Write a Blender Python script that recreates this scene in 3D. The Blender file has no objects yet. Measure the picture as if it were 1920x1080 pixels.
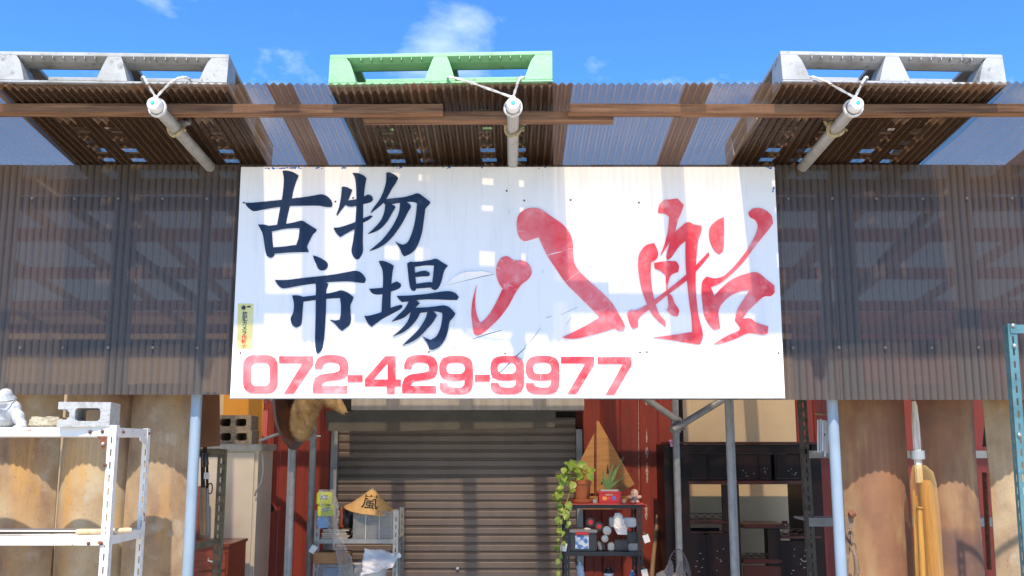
import bpy, bmesh, math, random
from mathutils import Vector, Matrix, noise
from mathutils.geometry import tessellate_polygon
random.seed(7)
R = math.radians
sc = bpy.context.scene
C = sc.collection

# ------------------------------------------------------------------ camera
F = 1817.0            # focal length in pixels of the 1920 wide photograph
TH = R(9.4)           # upward pitch
EYE = 1.6
cam = bpy.data.objects.new('camera', bpy.data.cameras.new('camera'))
C.objects.link(cam)
cam.location = (0, 0, EYE)
cam.rotation_euler = (R(90) + TH, 0, 0)
cam.data.sensor_width = 36
cam.data.lens = 36 * F / 1920
cam.data.clip_start = 0.05
cam.data.clip_end = 2000
sc.camera = cam


def P(px, py, Y):
    """world point at depth Y that the photograph shows at pixel px, py"""
    u = (px - 960) / F
    v = (540 - py) / F
    dy = math.cos(TH) - v * math.sin(TH)
    dz = math.sin(TH) + v * math.cos(TH)
    s = Y / dy
    return Vector((u * s, Y, EYE + dz * s))


# ------------------------------------------------------------------ sky, sun, exposure
SUN_DIR = Vector((0.04, 1.0, -1.37)).normalized()      # the way the light travels
elev = math.asin(-SUN_DIR.z)
world = bpy.data.worlds.new('World')
sc.world = world
world.use_nodes = True
wn, wl = world.node_tree.nodes, world.node_tree.links
wn.clear()
wout = wn.new('ShaderNodeOutputWorld')
wbg = wn.new('ShaderNodeBackground')
sky = wn.new('ShaderNodeTexSky')
sky.sky_type = 'NISHITA'
sky.sun_disc = False
sky.sun_elevation = elev
sky.sun_rotation = math.pi
sky.air_density = 1.0
sky.dust_density = 0.0
sky.ozone_density = 10.0
sky.altitude = 2500.0
wbg.inputs['Strength'].default_value = 0.15
# thin fair weather clouds: fractal noise over the sky directions
tc = wn.new('ShaderNodeTexCoord')
mp = wn.new('ShaderNodeMapping')
mp.inputs['Scale'].default_value = (1.0, 1.0, 1.6)
mp.inputs['Location'].default_value = (0.20, 0.0, 0.079)
nz = wn.new('ShaderNodeTexNoise')
nz.inputs['Scale'].default_value = 5.0
nz.inputs['Detail'].default_value = 9.0
nz.inputs['Roughness'].default_value = 0.58
nz.inputs['Distortion'].default_value = 0.3
rp = wn.new('ShaderNodeValToRGB')
rp.color_ramp.elements[0].position = 0.595
rp.color_ramp.elements[1].position = 0.85
rp.color_ramp.elements[1].color = (0.6, 0.6, 0.6, 1)
mix = wn.new('ShaderNodeMixRGB')
mix.inputs['Color2'].default_value = (5.2, 5.6, 6.2, 1)
wl.new(tc.outputs['Generated'], mp.inputs['Vector'])
wl.new(mp.outputs['Vector'], nz.inputs['Vector'])
cdir = (P(850, 62, 10) - Vector((0, 0, EYE))).normalized()       # the one larger cloud, above the middle pallet
vd = wn.new('ShaderNodeVectorMath')
vd.operation = 'DISTANCE'
vd.inputs[1].default_value = cdir
wl.new(tc.outputs['Generated'], vd.inputs[0])
cm = wn.new('ShaderNodeMapRange')
cm.interpolation_type = 'SMOOTHSTEP'
cm.inputs['From Min'].default_value = 0.075
cm.inputs['From Max'].default_value = 0.0
cm.inputs['To Max'].default_value = 0.115
wl.new(vd.outputs['Value'], cm.inputs['Value'])
cadd = wn.new('ShaderNodeMath')
wl.new(nz.outputs['Fac'], cadd.inputs[0])
wl.new(cm.outputs['Result'], cadd.inputs[1])
wl.new(cadd.outputs[0], rp.inputs['Fac'])
wl.new(rp.outputs['Color'], mix.inputs['Fac'])
hs = wn.new('ShaderNodeHueSaturation')
hs.inputs['Saturation'].default_value = 1.10
wl.new(sky.outputs['Color'], hs.inputs['Color'])
wl.new(hs.outputs['Color'], mix.inputs['Color1'])
wl.new(mix.outputs['Color'], wbg.inputs['Color'])
wl.new(wbg.outputs['Background'], wout.inputs['Surface'])

sun = bpy.data.objects.new('sun', bpy.data.lights.new('sun', 'SUN'))
C.objects.link(sun)
sun.data.energy = 3.0
sun.data.angle = R(0.8)
sun.data.color = (1.0, 0.94, 0.85)
sun.rotation_euler = SUN_DIR.to_track_quat('-Z', 'Y').to_euler()
sun.location = (0, -4, 8)

sc.view_settings.view_transform = 'Standard'
sc.view_settings.look = 'None'
sc.view_settings.exposure = 1.22
sc.view_settings.gamma = 1.0
sc.view_settings.use_curve_mapping = False
sc.cycles.transparent_max_bounces = 32
sc.cycles.max_bounces = 10
sc.cycles.diffuse_bounces = 5
sc.cycles.glossy_bounces = 4
sc.cycles.transmission_bounces = 6
sc.cycles.sample_clamp_indirect = 8.0


# ------------------------------------------------------------------ materials
def nodes_of(name):
    m = bpy.data.materials.new(name)
    m.use_nodes = True
    n, l = m.node_tree.nodes, m.node_tree.links
    n.clear()
    out = n.new('ShaderNodeOutputMaterial')
    return m, n, l, out


def noise_fac(n, l, vec, scale, lo, hi, detail=5, stretch=None, rough=0.6):
    if stretch:
        mp = n.new('ShaderNodeMapping')
        mp.inputs['Scale'].default_value = stretch
        l.new(vec, mp.inputs['Vector'])
        vec = mp.outputs['Vector']
    t = n.new('ShaderNodeTexNoise')
    t.inputs['Scale'].default_value = scale
    t.inputs['Detail'].default_value = detail
    t.inputs['Roughness'].default_value = rough
    l.new(vec, t.inputs['Vector'])
    r = n.new('ShaderNodeMapRange')
    r.inputs['From Min'].default_value = lo
    r.inputs['From Max'].default_value = hi
    l.new(t.outputs['Fac'], r.inputs['Value'])
    return r.outputs['Result']


def mixc(n, l, fac, a, b):
    m = n.new('ShaderNodeMixRGB')
    if isinstance(fac, (int, float)):
        m.inputs['Fac'].default_value = fac
    else:
        l.new(fac, m.inputs['Fac'])
    for s, v in (('Color1', a), ('Color2', b)):
        if isinstance(v, tuple):
            m.inputs[s].default_value = v[:3] + (1,)
        else:
            l.new(v, m.inputs[s])
    return m.outputs['Color']


def mat(name, col, rough=0.6, metal=0.0, layers=(), bump=0.0, bscale=80, bstretch=None, spec=0.5, coat=0.0, trans=0.0, alpha=1.0, sub=0.0):
    """layers: (colour, noise scale, from, to, stretch) laid one over the other in world space"""
    m, n, l, out = nodes_of(name)
    b = n.new('ShaderNodeBsdfPrincipled')
    g = n.new('ShaderNodeNewGeometry')
    vec = g.outputs['Position']
    c = col
    for i, ly in enumerate(layers):
        off = n.new('ShaderNodeVectorMath')
        off.inputs[1].default_value = (3.1 * i + len(name), 1.7 * i, 0.9 * i)
        l.new(vec, off.inputs[0])
        fac = noise_fac(n, l, off.outputs[0], ly[1], ly[2], ly[3], stretch=ly[4] if len(ly) > 4 else None)
        c = mixc(n, l, fac, c, ly[0])
    if isinstance(c, tuple):
        b.inputs['Base Color'].default_value = c[:3] + (1,)
    else:
        l.new(c, b.inputs['Base Color'])
    b.inputs['Roughness'].default_value = rough
    b.inputs['Metallic'].default_value = metal
    b.inputs['Specular IOR Level'].default_value = spec
    b.inputs['Coat Weight'].default_value = coat
    b.inputs['Transmission Weight'].default_value = trans
    b.inputs['Alpha'].default_value = alpha
    if bump:
        t = noise_fac(n, l, vec, bscale, 0, 1, stretch=bstretch)
        bp = n.new('ShaderNodeBump')
        bp.inputs['Strength'].default_value = bump
        bp.inputs['Distance'].default_value = 0.01
        l.new(t, bp.inputs['Height'])
        l.new(bp.outputs['Normal'], b.inputs['Normal'])
    l.new(b.outputs['BSDF'], out.inputs['Surface'])
    return m


def sheet_mat(name, tint, body, base_fac, glow=1.0):
    """smoke brown corrugated polycarbonate: lets light through, scatters some of it"""
    m, n, l, out = nodes_of(name)
    tr = n.new('ShaderNodeBsdfTransparent')
    tr.inputs['Color'].default_value = tint + (1,)
    df = n.new('ShaderNodeBsdfDiffuse')
    tl = n.new('ShaderNodeBsdfTranslucent')
    gl = n.new('ShaderNodeBsdfGlossy')
    gl.inputs['Roughness'].default_value = 0.22
    gl.inputs['Color'].default_value = (0.9, 0.9, 0.9, 1)
    g = n.new('ShaderNodeNewGeometry')
    vec = g.outputs['Position']
    f1 = noise_fac(n, l, vec, 3.0, 0.3, 0.8, stretch=(6, 0.6, 0.6))
    rg = n.new('ShaderNodeAttribute')
    rg.attribute_name = 'ridge'
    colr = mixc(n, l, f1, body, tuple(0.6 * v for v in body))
    colr = mixc(n, l, rg.outputs['Fac'], colr, tuple(min(1, 1.6 * v + 0.015) for v in body))  # ridges lightened in the colour, standing in for highlights along the waves
    l.new(colr, df.inputs['Color'])
    tcol = mixc(n, l, f1, tuple(min(1, glow * v) for v in body), tuple(0.75 * glow * v for v in body))
    l.new(tcol, tl.inputs['Color'])
    s1 = n.new('ShaderNodeMixShader')
    s1.inputs['Fac'].default_value = 0.55
    l.new(df.outputs[0], s1.inputs[1])
    l.new(tl.outputs[0], s1.inputs[2])
    # more body colour where the wave is seen edge on, where dirt sits
    lw = n.new('ShaderNodeLayerWeight')
    lw.inputs['Blend'].default_value = 0.35
    mr = n.new('ShaderNodeMapRange')
    mr.inputs['To Min'].default_value = base_fac
    mr.inputs['To Max'].default_value = min(1.0, base_fac + 0.5)
    l.new(lw.outputs['Facing'], mr.inputs['Value'])
    at = n.new('ShaderNodeAttribute')
    at.attribute_name = 'dirt'
    md = n.new('ShaderNodeMath')
    md.operation = 'MULTIPLY_ADD'
    md.inputs[1].default_value = 0.36
    l.new(at.outputs['Fac'], md.inputs[0])
    mg = n.new('ShaderNodeMath')
    mg.operation = 'MULTIPLY_ADD'
    mg.inputs[1].default_value = 0.22
    l.new(rg.outputs['Fac'], mg.inputs[0])
    l.new(mr.outputs['Result'], mg.inputs[2])
    l.new(mg.outputs[0], md.inputs[2])
    md.use_clamp = True
    s2 = n.new('ShaderNodeMixShader')
    l.new(md.outputs[0], s2.inputs['Fac'])
    l.new(tr.outputs[0], s2.inputs[1])
    l.new(s1.outputs[0], s2.inputs[2])
    pw = n.new('ShaderNodeMath')
    pw.operation = 'POWER'
    pw.inputs[1].default_value = 3.0
    lw2 = n.new('ShaderNodeLayerWeight')
    lw2.inputs['Blend'].default_value = 0.5
    l.new(lw2.outputs['Facing'], pw.inputs[0])
    fr = n.new('ShaderNodeMath')
    fr.operation = 'MULTIPLY_ADD'
    fr.inputs[1].default_value = 0.16
    fr.inputs[2].default_value = 0.02
    l.new(pw.outputs[0], fr.inputs[0])
    s3 = n.new('ShaderNodeMixShader')
    l.new(fr.outputs[0], s3.inputs['Fac'])
    l.new(s2.outputs[0], s3.inputs[1])
    l.new(gl.outputs[0], s3.inputs[2])
    l.new(s3.outputs[0], out.inputs['Surface'])
    return m


def film_mat(name, tint, body, fac, rough=0.1):
    """clear plastic film or box wall"""
    m, n, l, out = nodes_of(name)
    tr = n.new('ShaderNodeBsdfTransparent')
    tr.inputs['Color'].default_value = tint + (1,)
    df = n.new('ShaderNodeBsdfPrincipled')
    df.inputs['Base Color'].default_value = body + (1,)
    df.inputs['Roughness'].default_value = rough
    lw = n.new('ShaderNodeLayerWeight')
    lw.inputs['Blend'].default_value = 0.4
    mr = n.new('ShaderNodeMapRange')
    mr.inputs['To Min'].default_value = fac
    mr.inputs['To Max'].default_value = min(1, fac + 0.6)
    l.new(lw.outputs['Facing'], mr.inputs['Value'])
    s = n.new('ShaderNodeMixShader')
    l.new(mr.outputs['Result'], s.inputs['Fac'])
    l.new(tr.outputs[0], s.inputs[1])
    l.new(df.outputs[0], s.inputs[2])
    l.new(s.outputs[0], out.inputs['Surface'])
    return m


MT = {}
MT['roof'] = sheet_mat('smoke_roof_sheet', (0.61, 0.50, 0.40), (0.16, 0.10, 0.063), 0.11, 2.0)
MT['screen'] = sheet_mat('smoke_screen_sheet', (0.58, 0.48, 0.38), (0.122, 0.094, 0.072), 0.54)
MT['concrete_ground'] = mat('concrete_ground', (0.62, 0.53, 0.40), 0.9, layers=[((0.52, 0.44, 0.33), 1.3, 0.4, 0.7)], bump=0.3, bscale=40)
MT['white_paint'] = mat('white_sign_face', (0.85, 0.81, 0.74), 0.4, layers=[((0.66, 0.63, 0.56), 2.2, 0.55, 0.95, (3.5, 1, 0.5)), ((0.52, 0.50, 0.46), 60, 0.74, 0.80), ((0.70, 0.69, 0.67), 9, 0.55, 0.8, (5, 1, 0.4))], coat=0.25)
MT['navy'] = mat('navy_letter', (0.008, 0.022, 0.055), 0.45, layers=[((0.018, 0.036, 0.075), 9, 0.45, 0.8, (6, 1, 0.5))], spec=0.25)
MT['red_letter'] = mat('faded_red_letter', (0.74, 0.04, 0.05), 0.45, layers=[((0.84, 0.24, 0.24), 6, 0.38, 0.70), ((0.88, 0.40, 0.39), 13, 0.56, 0.8)], spec=0.3)
MT['scratch'] = mat('dark_scratch', (0.05, 0.06, 0.08), 0.7)
MT['scratch_pale'] = mat('pale_scratch', (0.85, 0.78, 0.76), 0.6)
MT['blue_flake'] = mat('blue_paint_flake', (0.02, 0.12, 0.42), 0.6)
MT['sticker'] = mat('yellow_sticker', (0.68, 0.62, 0.22), 0.5, layers=[((0.72, 0.70, 0.42), 20, 0.5, 0.8)])
MT['ink'] = mat('black_ink', (0.015, 0.015, 0.018), 0.5)
MT['ink_red'] = mat('red_ink', (0.75, 0.09, 0.03), 0.5)
MT['galv'] = mat('galvanised_pipe', (0.27, 0.275, 0.265), 0.5, 0.3, layers=[((0.20, 0.205, 0.20), 22, 0.45, 0.7), ((0.24, 0.20, 0.15), 6, 0.62, 0.8)], bump=0.1, bscale=120)  # darker copy of the pipe steel, shade put into its colour
MT['galv_blue'] = mat('pale_blue_pipe', (0.27, 0.335, 0.39), 0.5, 0.05, layers=[((0.21, 0.27, 0.32), 14, 0.45, 0.7, (1, 1, 0.3)), ((0.34, 0.37, 0.38), 40, 0.66, 0.74)], bump=0.08, bscale=120)  # sky reflection on the galvanised posts put into the base colour
MT['timber'] = mat('weathered_timber', (0.235, 0.12, 0.058), 0.75, layers=[((0.09, 0.042, 0.022), 14, 0.42, 0.66, (0.22, 4, 4)), ((0.42, 0.235, 0.11), 20, 0.56, 0.8, (0.16, 5, 5)), ((0.06, 0.035, 0.02), 9, 0.66, 0.72, (0.6, 1.5, 1.5))], bump=0.35, bscale=40, bstretch=(0.2, 4, 4))
MT['red_steel'] = mat('red_primer_steel', (0.15, 0.045, 0.03), 0.6, layers=[((0.09, 0.032, 0.024), 6, 0.4, 0.7)])
MT['cap_white'] = mat('white_plastic_cap', (0.78, 0.78, 0.76), 0.35)
MT['teal_dot'] = mat('teal_plug', (0.05, 0.42, 0.36), 0.4)
MT['rope'] = mat('white_rope', (0.72, 0.70, 0.64), 0.85, layers=[((0.45, 0.42, 0.33), 90, 0.5, 0.7)], bump=0.5, bscale=260)
MT['old_rope'] = mat('old_straw_string', (0.46, 0.36, 0.19), 0.9, layers=[((0.25, 0.20, 0.10), 90, 0.45, 0.65)], bump=0.5, bscale=220)
MT['pallet_grey'] = mat('grey_plastic_pallet', (0.37, 0.365, 0.335), 0.6, layers=[((0.24, 0.23, 0.19), 7, 0.46, 0.72), ((0.17, 0.155, 0.13), 26, 0.58, 0.70)], bump=0.2, bscale=50)
MT['pallet_grey2'] = mat('pale_grey_plastic_pallet', (0.42, 0.42, 0.41), 0.6, layers=[((0.28, 0.265, 0.24), 8, 0.48, 0.74), ((0.19, 0.175, 0.155), 30, 0.60, 0.71)], bump=0.2, bscale=50)
MT['pallet_green'] = mat('green_plastic_pallet', (0.23, 0.50, 0.23), 0.5, layers=[((0.17, 0.38, 0.16), 8, 0.45, 0.8), ((0.16, 0.22, 0.12), 28, 0.62, 0.74)], bump=0.15, bscale=50)
MT['bolt'] = mat('zinc_bolt', (0.5, 0.48, 0.45), 0.4, 0.7)
MT['screw_dull'] = mat('dull_screw', (0.20, 0.18, 0.16), 0.6, 0.4)
MT['galv_light'] = mat('bright_galvanised_pipe', (0.44, 0.44, 0.41), 0.5, 0.3, layers=[((0.34, 0.34, 0.31), 22, 0.45, 0.7), ((0.27, 0.23, 0.17), 7, 0.60, 0.8)], bump=0.1, bscale=120)  # lighter copy of the pipe steel, for the better lit rafters
MT['pallet_grime'] = mat('grimy_pallet_underside', (0.075, 0.055, 0.04), 0.9, layers=[((0.045, 0.034, 0.026), 14, 0.4, 0.7)])  # shade under the pallets put into the bottom deck's colour
MT['bolt_rust'] = mat('rusty_bolt', (0.16, 0.06, 0.03), 0.75, 0.3)


# ------------------------------------------------------------------ mesh tools
class MB:
    def __init__(s):
        s.v, s.f = [], []
        s.M = Matrix.Identity(4)

    def add(s, vs, fs):
        o = len(s.v)
        s.v += [s.M @ Vector(v) for v in vs]
        s.f += [tuple(i + o for i in f) for f in fs]

    def box(s, a, b):
        x0, y0, z0 = a
        x1, y1, z1 = b
        s.add([(x0, y0, z0), (x1, y0, z0), (x1, y1, z0), (x0, y1, z0), (x0, y0, z1), (x1, y0, z1), (x1, y1, z1), (x0, y1, z1)],
              [(0, 3, 2, 1), (4, 5, 6, 7), (0, 1, 5, 4), (1, 2, 6, 5), (2, 3, 7, 6), (3, 0, 4, 7)])

    def cbox(s, a, b, c):
        """box with chamfered vertical and horizontal edges"""
        bm = bmesh.new()
        bmesh.ops.create_cube(bm, size=1)
        a, b = Vector(a), Vector(b)
        for v in bm.verts:
            v.co = Vector(((a.x + b.x) / 2 + v.co.x * (b.x - a.x), (a.y + b.y) / 2 + v.co.y * (b.y - a.y), (a.z + b.z) / 2 + v.co.z * (b.z - a.z)))
        bmesh.ops.bevel(bm, geom=bm.edges[:], offset=c, segments=2, affect='EDGES')
        s.bm(bm)

    def bm(s, bm):
        bm.verts.ensure_lookup_table()
        bm.verts.index_update()
        s.add([v.co.copy() for v in bm.verts], [tuple(v.index for v in f.verts) for f in bm.faces])
        bm.free()

    def tube(s, pts, r, seg=10, cap=True):
        pts = [Vector(p) for p in pts]
        rs = r if isinstance(r, (list, tuple)) else [r] * len(pts)
        vs, fs = [], []
        prev = None
        for i, p in enumerate(pts):
            d = (pts[min(i + 1, len(pts) - 1)] - pts[max(i - 1, 0)]).normalized()
            if prev is None:
                up = Vector((0, 0, 1)) if abs(d.z) < 0.9 else Vector((1, 0, 0))
                x = d.cross(up).normalized()
            else:
                x = (prev - d * prev.dot(d)).normalized()
            prev = x
            y = d.cross(x)
            for k in range(seg):
                a = 2 * math.pi * k / seg
                vs.append(p + (x * math.cos(a) + y * math.sin(a)) * rs[i])
        for i in range(len(pts) - 1):
            for k in range(seg):
                k2 = (k + 1) % seg
                fs.append((i * seg + k, i * seg + k2, (i + 1) * seg + k2, (i + 1) * seg + k))
        if cap:
            fs.append(tuple(range(seg))[::-1])
            fs.append(tuple((len(pts) - 1) * seg + k for k in range(seg)))
        s.add(vs, fs)

    def lathe(s, prof, c=(0, 0, 0), seg=20, M=None):
        """prof: (radius, height) from bottom to top, about the z axis"""
        vs, fs = [], []
        c = Vector(c)
        for (r, z) in prof:
            for k in range(seg):
                a = 2 * math.pi * k / seg
                p = Vector((r * math.cos(a), r * math.sin(a), z))
                if M is not None:
                    p = M @ p
                vs.append(c + p)
        for i in range(len(prof) - 1):
            for k in range(seg):
                k2 = (k + 1) % seg
                fs.append((i * seg + k, i * seg + k2, (i + 1) * seg + k2, (i + 1) * seg + k))
        fs.append(tuple(range(seg))[::-1])
        fs.append(tuple((len(prof) - 1) * seg + k for k in range(seg)))
        s.add(vs, fs)

    def ball(s, c, r, seg=14):
        bm = bmesh.new()
        bmesh.ops.create_uvsphere(bm, u_segments=seg, v_segments=max(6, seg * 2 // 3), radius=1)
        r = r if isinstance(r, (tuple, list)) else (r, r, r)
        for v in bm.verts:
            v.co = Vector((c[0] + v.co.x * r[0], c[1] + v.co.y * r[1], c[2] + v.co.z * r[2]))
        s.bm(bm)

    def prism(s, loops, fn, w0, w1):
        """loops: outline and holes as 2d points; fn(u, v, w) -> point; w0 back, w1 front"""
        tri = tessellate_polygon([[Vector((p[0], p[1], 0)) for p in lp] for lp in loops])
        flat = [p for lp in loops for p in lp]
        n = len(flat)
        vs = [fn(p[0], p[1], w1) for p in flat] + [fn(p[0], p[1], w0) for p in flat]
        fs = [tuple(t) for t in tri] + [tuple(i + n for i in t)[::-1] for t in tri]
        o = 0
        for lp in loops:
            k = len(lp)
            for i in range(k):
                j = (i + 1) % k
                fs.append((o + i, o + j, n + o + j, n + o + i))
            o += k
        s.add(vs, fs)

    def perf(s, xs, ys, holes, fn, w0, w1):
        """plate over the grid xs by ys with the cells in holes left open"""
        idx = {}
        vs, fs = [], []

        def vid(i, j, k):
            if (i, j, k) not in idx:
                idx[(i, j, k)] = len(vs)
                vs.append(fn(xs[i], ys[j], w1 if k else w0))
            return idx[(i, j, k)]
        nx, ny = len(xs) - 1, len(ys) - 1
        solid = lambda i, j: 0 <= i < nx and 0 <= j < ny and (i, j) not in holes
        for i in range(nx):
            for j in range(ny):
                if not solid(i, j):
                    continue
                fs.append((vid(i, j, 1), vid(i + 1, j, 1), vid(i + 1, j + 1, 1), vid(i, j + 1, 1)))
                fs.append((vid(i, j, 0), vid(i, j + 1, 0), vid(i + 1, j + 1, 0), vid(i + 1, j, 0)))
                for (di, dj, a, b) in ((-1, 0, (i, j), (i, j + 1)), (1, 0, (i + 1, j), (i + 1, j + 1)), (0, -1, (i, j), (i + 1, j)), (0, 1, (i, j + 1), (i + 1, j + 1))):
                    if not solid(i + di, j + dj):
                        fs.append((vid(*a, 0), vid(*b, 0), vid(*b, 1), vid(*a, 1)))
        s.add(vs, fs)

    def build(s, name, m, parent=None, smooth=False, origin=None, fix=True):
        me = bpy.data.meshes.new(name)
        base = parent_world(parent)
        o3 = Vector(origin) if origin is not None else base
        me.from_pydata([tuple(v - o3) for v in s.v], [], s.f)
        if fix:
            bm = bmesh.new()
            bm.from_mesh(me)
            bmesh.ops.recalc_face_normals(bm, faces=bm.faces[:])
            bm.to_mesh(me)
            bm.free()
        if smooth:
            me.polygons.foreach_set('use_smooth', [True] * len(me.polygons))
            if smooth != 'all':
                try:
                    me.set_sharp_from_angle(angle=R(40))
                except Exception:
                    pass
        me.materials.append(MT[m] if isinstance(m, str) else m)
        o = bpy.data.objects.new(name, me)
        C.objects.link(o)
        o.parent = parent
        o.location = o3 - base
        return o


def parent_world(p):
    v = Vector((0, 0, 0))
    while p is not None:
        v += p.location
        p = p.parent
    return v


def thing(name, label, cat, loc=(0, 0, 0), group=None):
    o = bpy.data.objects.new(name, None)
    C.objects.link(o)
    o.location = loc
    o.empty_display_size = 0.1
    tag(o, label, cat, group)
    return o


def tag(o, label, cat, group=None):
    o['label'] = label
    o['category'] = cat
    if group:
        o['group'] = group
    return o


def again(o, loc, parent=None):
    """a copy that shares its mesh"""
    c = o.copy()
    C.objects.link(c)
    c.parent = parent if parent is not None else o.parent
    c.location = loc
    return c


def remesh(o, size, smooth=4):
    md = o.modifiers.new('remesh', 'REMESH')
    md.mode = 'VOXEL'
    md.voxel_size = size
    md.use_smooth_shade = True
    if smooth:
        s = o.modifiers.new('smooth', 'SMOOTH')
        s.iterations = smooth
        s.factor = 0.5
    return o


def curvy(pts, sub=4, corner=48):
    """closed outline smoothed between its corners"""
    n = len(pts)
    V = [Vector(p) for p in pts]
    out = []
    sharp = []
    for i in range(n):
        a, b = V[i] - V[i - 1], V[(i + 1) % n] - V[i]
        sharp.append(a.length < 1e-6 or b.length < 1e-6 or math.degrees(a.angle(b)) > corner)
    for i in range(n):
        p0, p1, p2, p3 = V[i - 1], V[i], V[(i + 1) % n], V[(i + 2) % n]
        L = (p2 - p1).length
        t1 = (p2 - p1) if sharp[i] else (p2 - p0).normalized() * L
        t2 = (p2 - p1) if sharp[(i + 1) % n] else (p3 - p1).normalized() * L
        for k in range(sub):
            t = k / sub
            h = (2 * t**3 - 3 * t**2 + 1) * p1 + (t**3 - 2 * t**2 + t) * t1 + (-2 * t**3 + 3 * t**2) * p2 + (t**3 - t**2) * t2
            out.append((h.x, h.y))
    return out


# ------------------------------------------------------------------ ground
mb = MB()
mb.box((-60, -40, -0.3), (60, 60, 0.0))
g = mb.build('ground', 'concrete_ground')
g['kind'] = 'structure'

# ------------------------------------------------------------------ canopy roof
YF, YS, YW = 3.58, 4.31, 7.5          # roof edge, screen, rear wall
SLOPE = -0.116


def zr(Y):
    return EYE + 1.389 + SLOPE * (Y - YF)


def corr_mesh(name, width, length, m, dirt_from, dirt_amt=1.0, amp=0.0055, pitch=0.032, seg=8, sgn=-1):
    """corrugated sheet: waves along x, runs along y"""
    n = int(round(width / pitch * seg))
    vs, fs, dirt, ridge_light = [], [], [], []
    for j in range(3):
        for i in range(n + 1):
            x = i * pitch / seg
            vs.append((x, length * j / 2, amp * math.cos(2 * math.pi * x / pitch)))
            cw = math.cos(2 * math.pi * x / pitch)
            ridge_light.append(max(0.0, -cw) ** 5 if sgn < 0 else 1.0 - max(0.0, -cw) ** 3)
            dirt.append(dirt_amt if x > dirt_from else 0.0)
    for j in range(2):
        for i in range(n):
            a = j * (n + 1) + i
            fs.append((a, a + 1, a + n + 2, a + n + 1))
    me = bpy.data.meshes.new(name)
    me.from_pydata(vs, [], fs)
    me.polygons.foreach_set('use_smooth', [True] * len(me.polygons))
    at = me.attributes.new('dirt', 'FLOAT', 'POINT')
    at.data.foreach_set('value', dirt)
    at = me.attributes.new('ridge', 'FLOAT', 'POINT')
    at.data.foreach_set('value', ridge_light)
    me.materials.append(MT[m])
    return me


roof = thing('canopy_roof', 'smoke brown corrugated plastic canopy roof jutting out over the white signboard', 'roof', (0, YF, zr(YF)))
PITCH = 17 * 0.032
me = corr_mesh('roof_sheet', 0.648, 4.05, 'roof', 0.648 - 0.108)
x_first = 0.185 - 0.054 - PITCH * 8
for k in range(16):
    o = bpy.data.objects.new('roof_sheet', me)
    C.objects.link(o)
    o.parent = roof
    jit = random.uniform(-0.006, 0.006)
    o.location = (x_first + k * PITCH, jit, 0.0035 * k % 0.007)
    o.location.z = 0.004 * (k % 2) + 0.0006 * k
    o.rotation_euler = (math.atan(SLOPE), 0, 0)


def roof_beam(x0, x1, y0, dz, hh=0.036, ww=0.044, m='timber'):
    mb = MB()
    z1 = zr(y0) - 0.007 - dz
    n = max(2, int((x1 - x0) / 0.25))
    for_v = []
    pts = []
    for i in range(n + 1):
        t = i / n
        x = x0 + (x1 - x0) * t
        w = 0.0016 * math.sin(3.1 * x + y0 * 7)
        for (yy, zz) in ((0, 0), (ww, 0), (ww, -hh), (0, -hh)):
            pts.append((x, y0 + yy, z1 + zz + w + SLOPE * yy))
    fs = []
    for i in range(n):
        for k in range(4):
            k2 = (k + 1) % 4
            fs.append((i * 4 + k, i * 4 + k2, i * 4 + 4 + k2, i * 4 + 4 + k))
    fs += [(0, 1, 2, 3), tuple(n * 4 + k for k in (3, 2, 1, 0))]
    mb.add(pts, fs)
    return mb.build('beam', m, roof)


xa = P(830, 200, 3.72).x
xc = P(1066, 200, 3.72).x
roof_beam(-3.2, xa, 3.72, 0.0)
roof_beam(xc, 3.2, 3.72, 0.0)
roof_beam(P(683, 200, 3.77).x, P(1150, 200, 3.77).x, 3.768, 0.010)
for Y in (4.5, 5.2, 5.92, 6.7, 7.38):
    roof_beam(-4.3, 4.3, Y, 0.0, 0.06, 0.05, 'red_steel')

# ------------------------------------------------------------------ translucent front screen
screen = thing('front_screen', 'brown translucent corrugated screen hung behind and beside the signboard', 'screen', (0, YS, 1.82))
TOPZ = zr(YS) - 0.016
for side_z in (1.835, 1.812):
    pass
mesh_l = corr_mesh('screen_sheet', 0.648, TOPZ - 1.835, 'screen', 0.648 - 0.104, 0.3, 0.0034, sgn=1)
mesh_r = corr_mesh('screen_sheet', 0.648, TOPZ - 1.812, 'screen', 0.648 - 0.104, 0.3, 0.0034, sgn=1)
x0 = P(208, 500, YS).x - 0.54 - 3 * PITCH
for k in range(13):
    xx = x0 + k * PITCH
    left = xx < 0
    o = bpy.data.objects.new('screen_sheet', mesh_l if left else mesh_r)
    C.objects.link(o)
    o.parent = screen
    zb = 1.835 if left else 1.812
    o.location = (xx, 0.004 * (k % 2) - 0.001 * k * 0.3, zb - 1.82)
    o.rotation_euler = (R(90), 0, 0)
for (yp, m, name) in ((371, 'red_steel', 'rail'), (640, 'red_steel', 'rail')):
    mb = MB()
    zc = P(100, yp, YS).z
    mb.box((-3.3, YS + 0.014, zc - 0.05 if yp < 500 else zc - 0.055), (3.3, YS + 0.054, zc + 0.01))
    mb.build(name, m, screen)
mb = MB()
mb.lathe([(0.0068, 0), (0.0068, 0.002), (0.004, 0.003), (0.004, 0.007), (0.002, 0.009)], M=Matrix.Rotation(R(90), 4, 'X'), seg=10)
scr = None
for (yp, xs_) in ((372, (60, 140, 222, 305, 388, 1478, 1560, 1643, 1730, 1813, 1898)), (652, (38, 118, 203, 286, 370, 1487, 1573, 1660, 1747, 1835))):
    for px in xs_:
        p = P(px, yp, YS - 0.007)
        if scr is None:
            scr = mb.build('screw', 'screw_dull', screen, smooth=True, origin=(0, 0, 0))
            scr.location = p - screen.location
        else:
            again(scr, p - screen.location)

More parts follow.
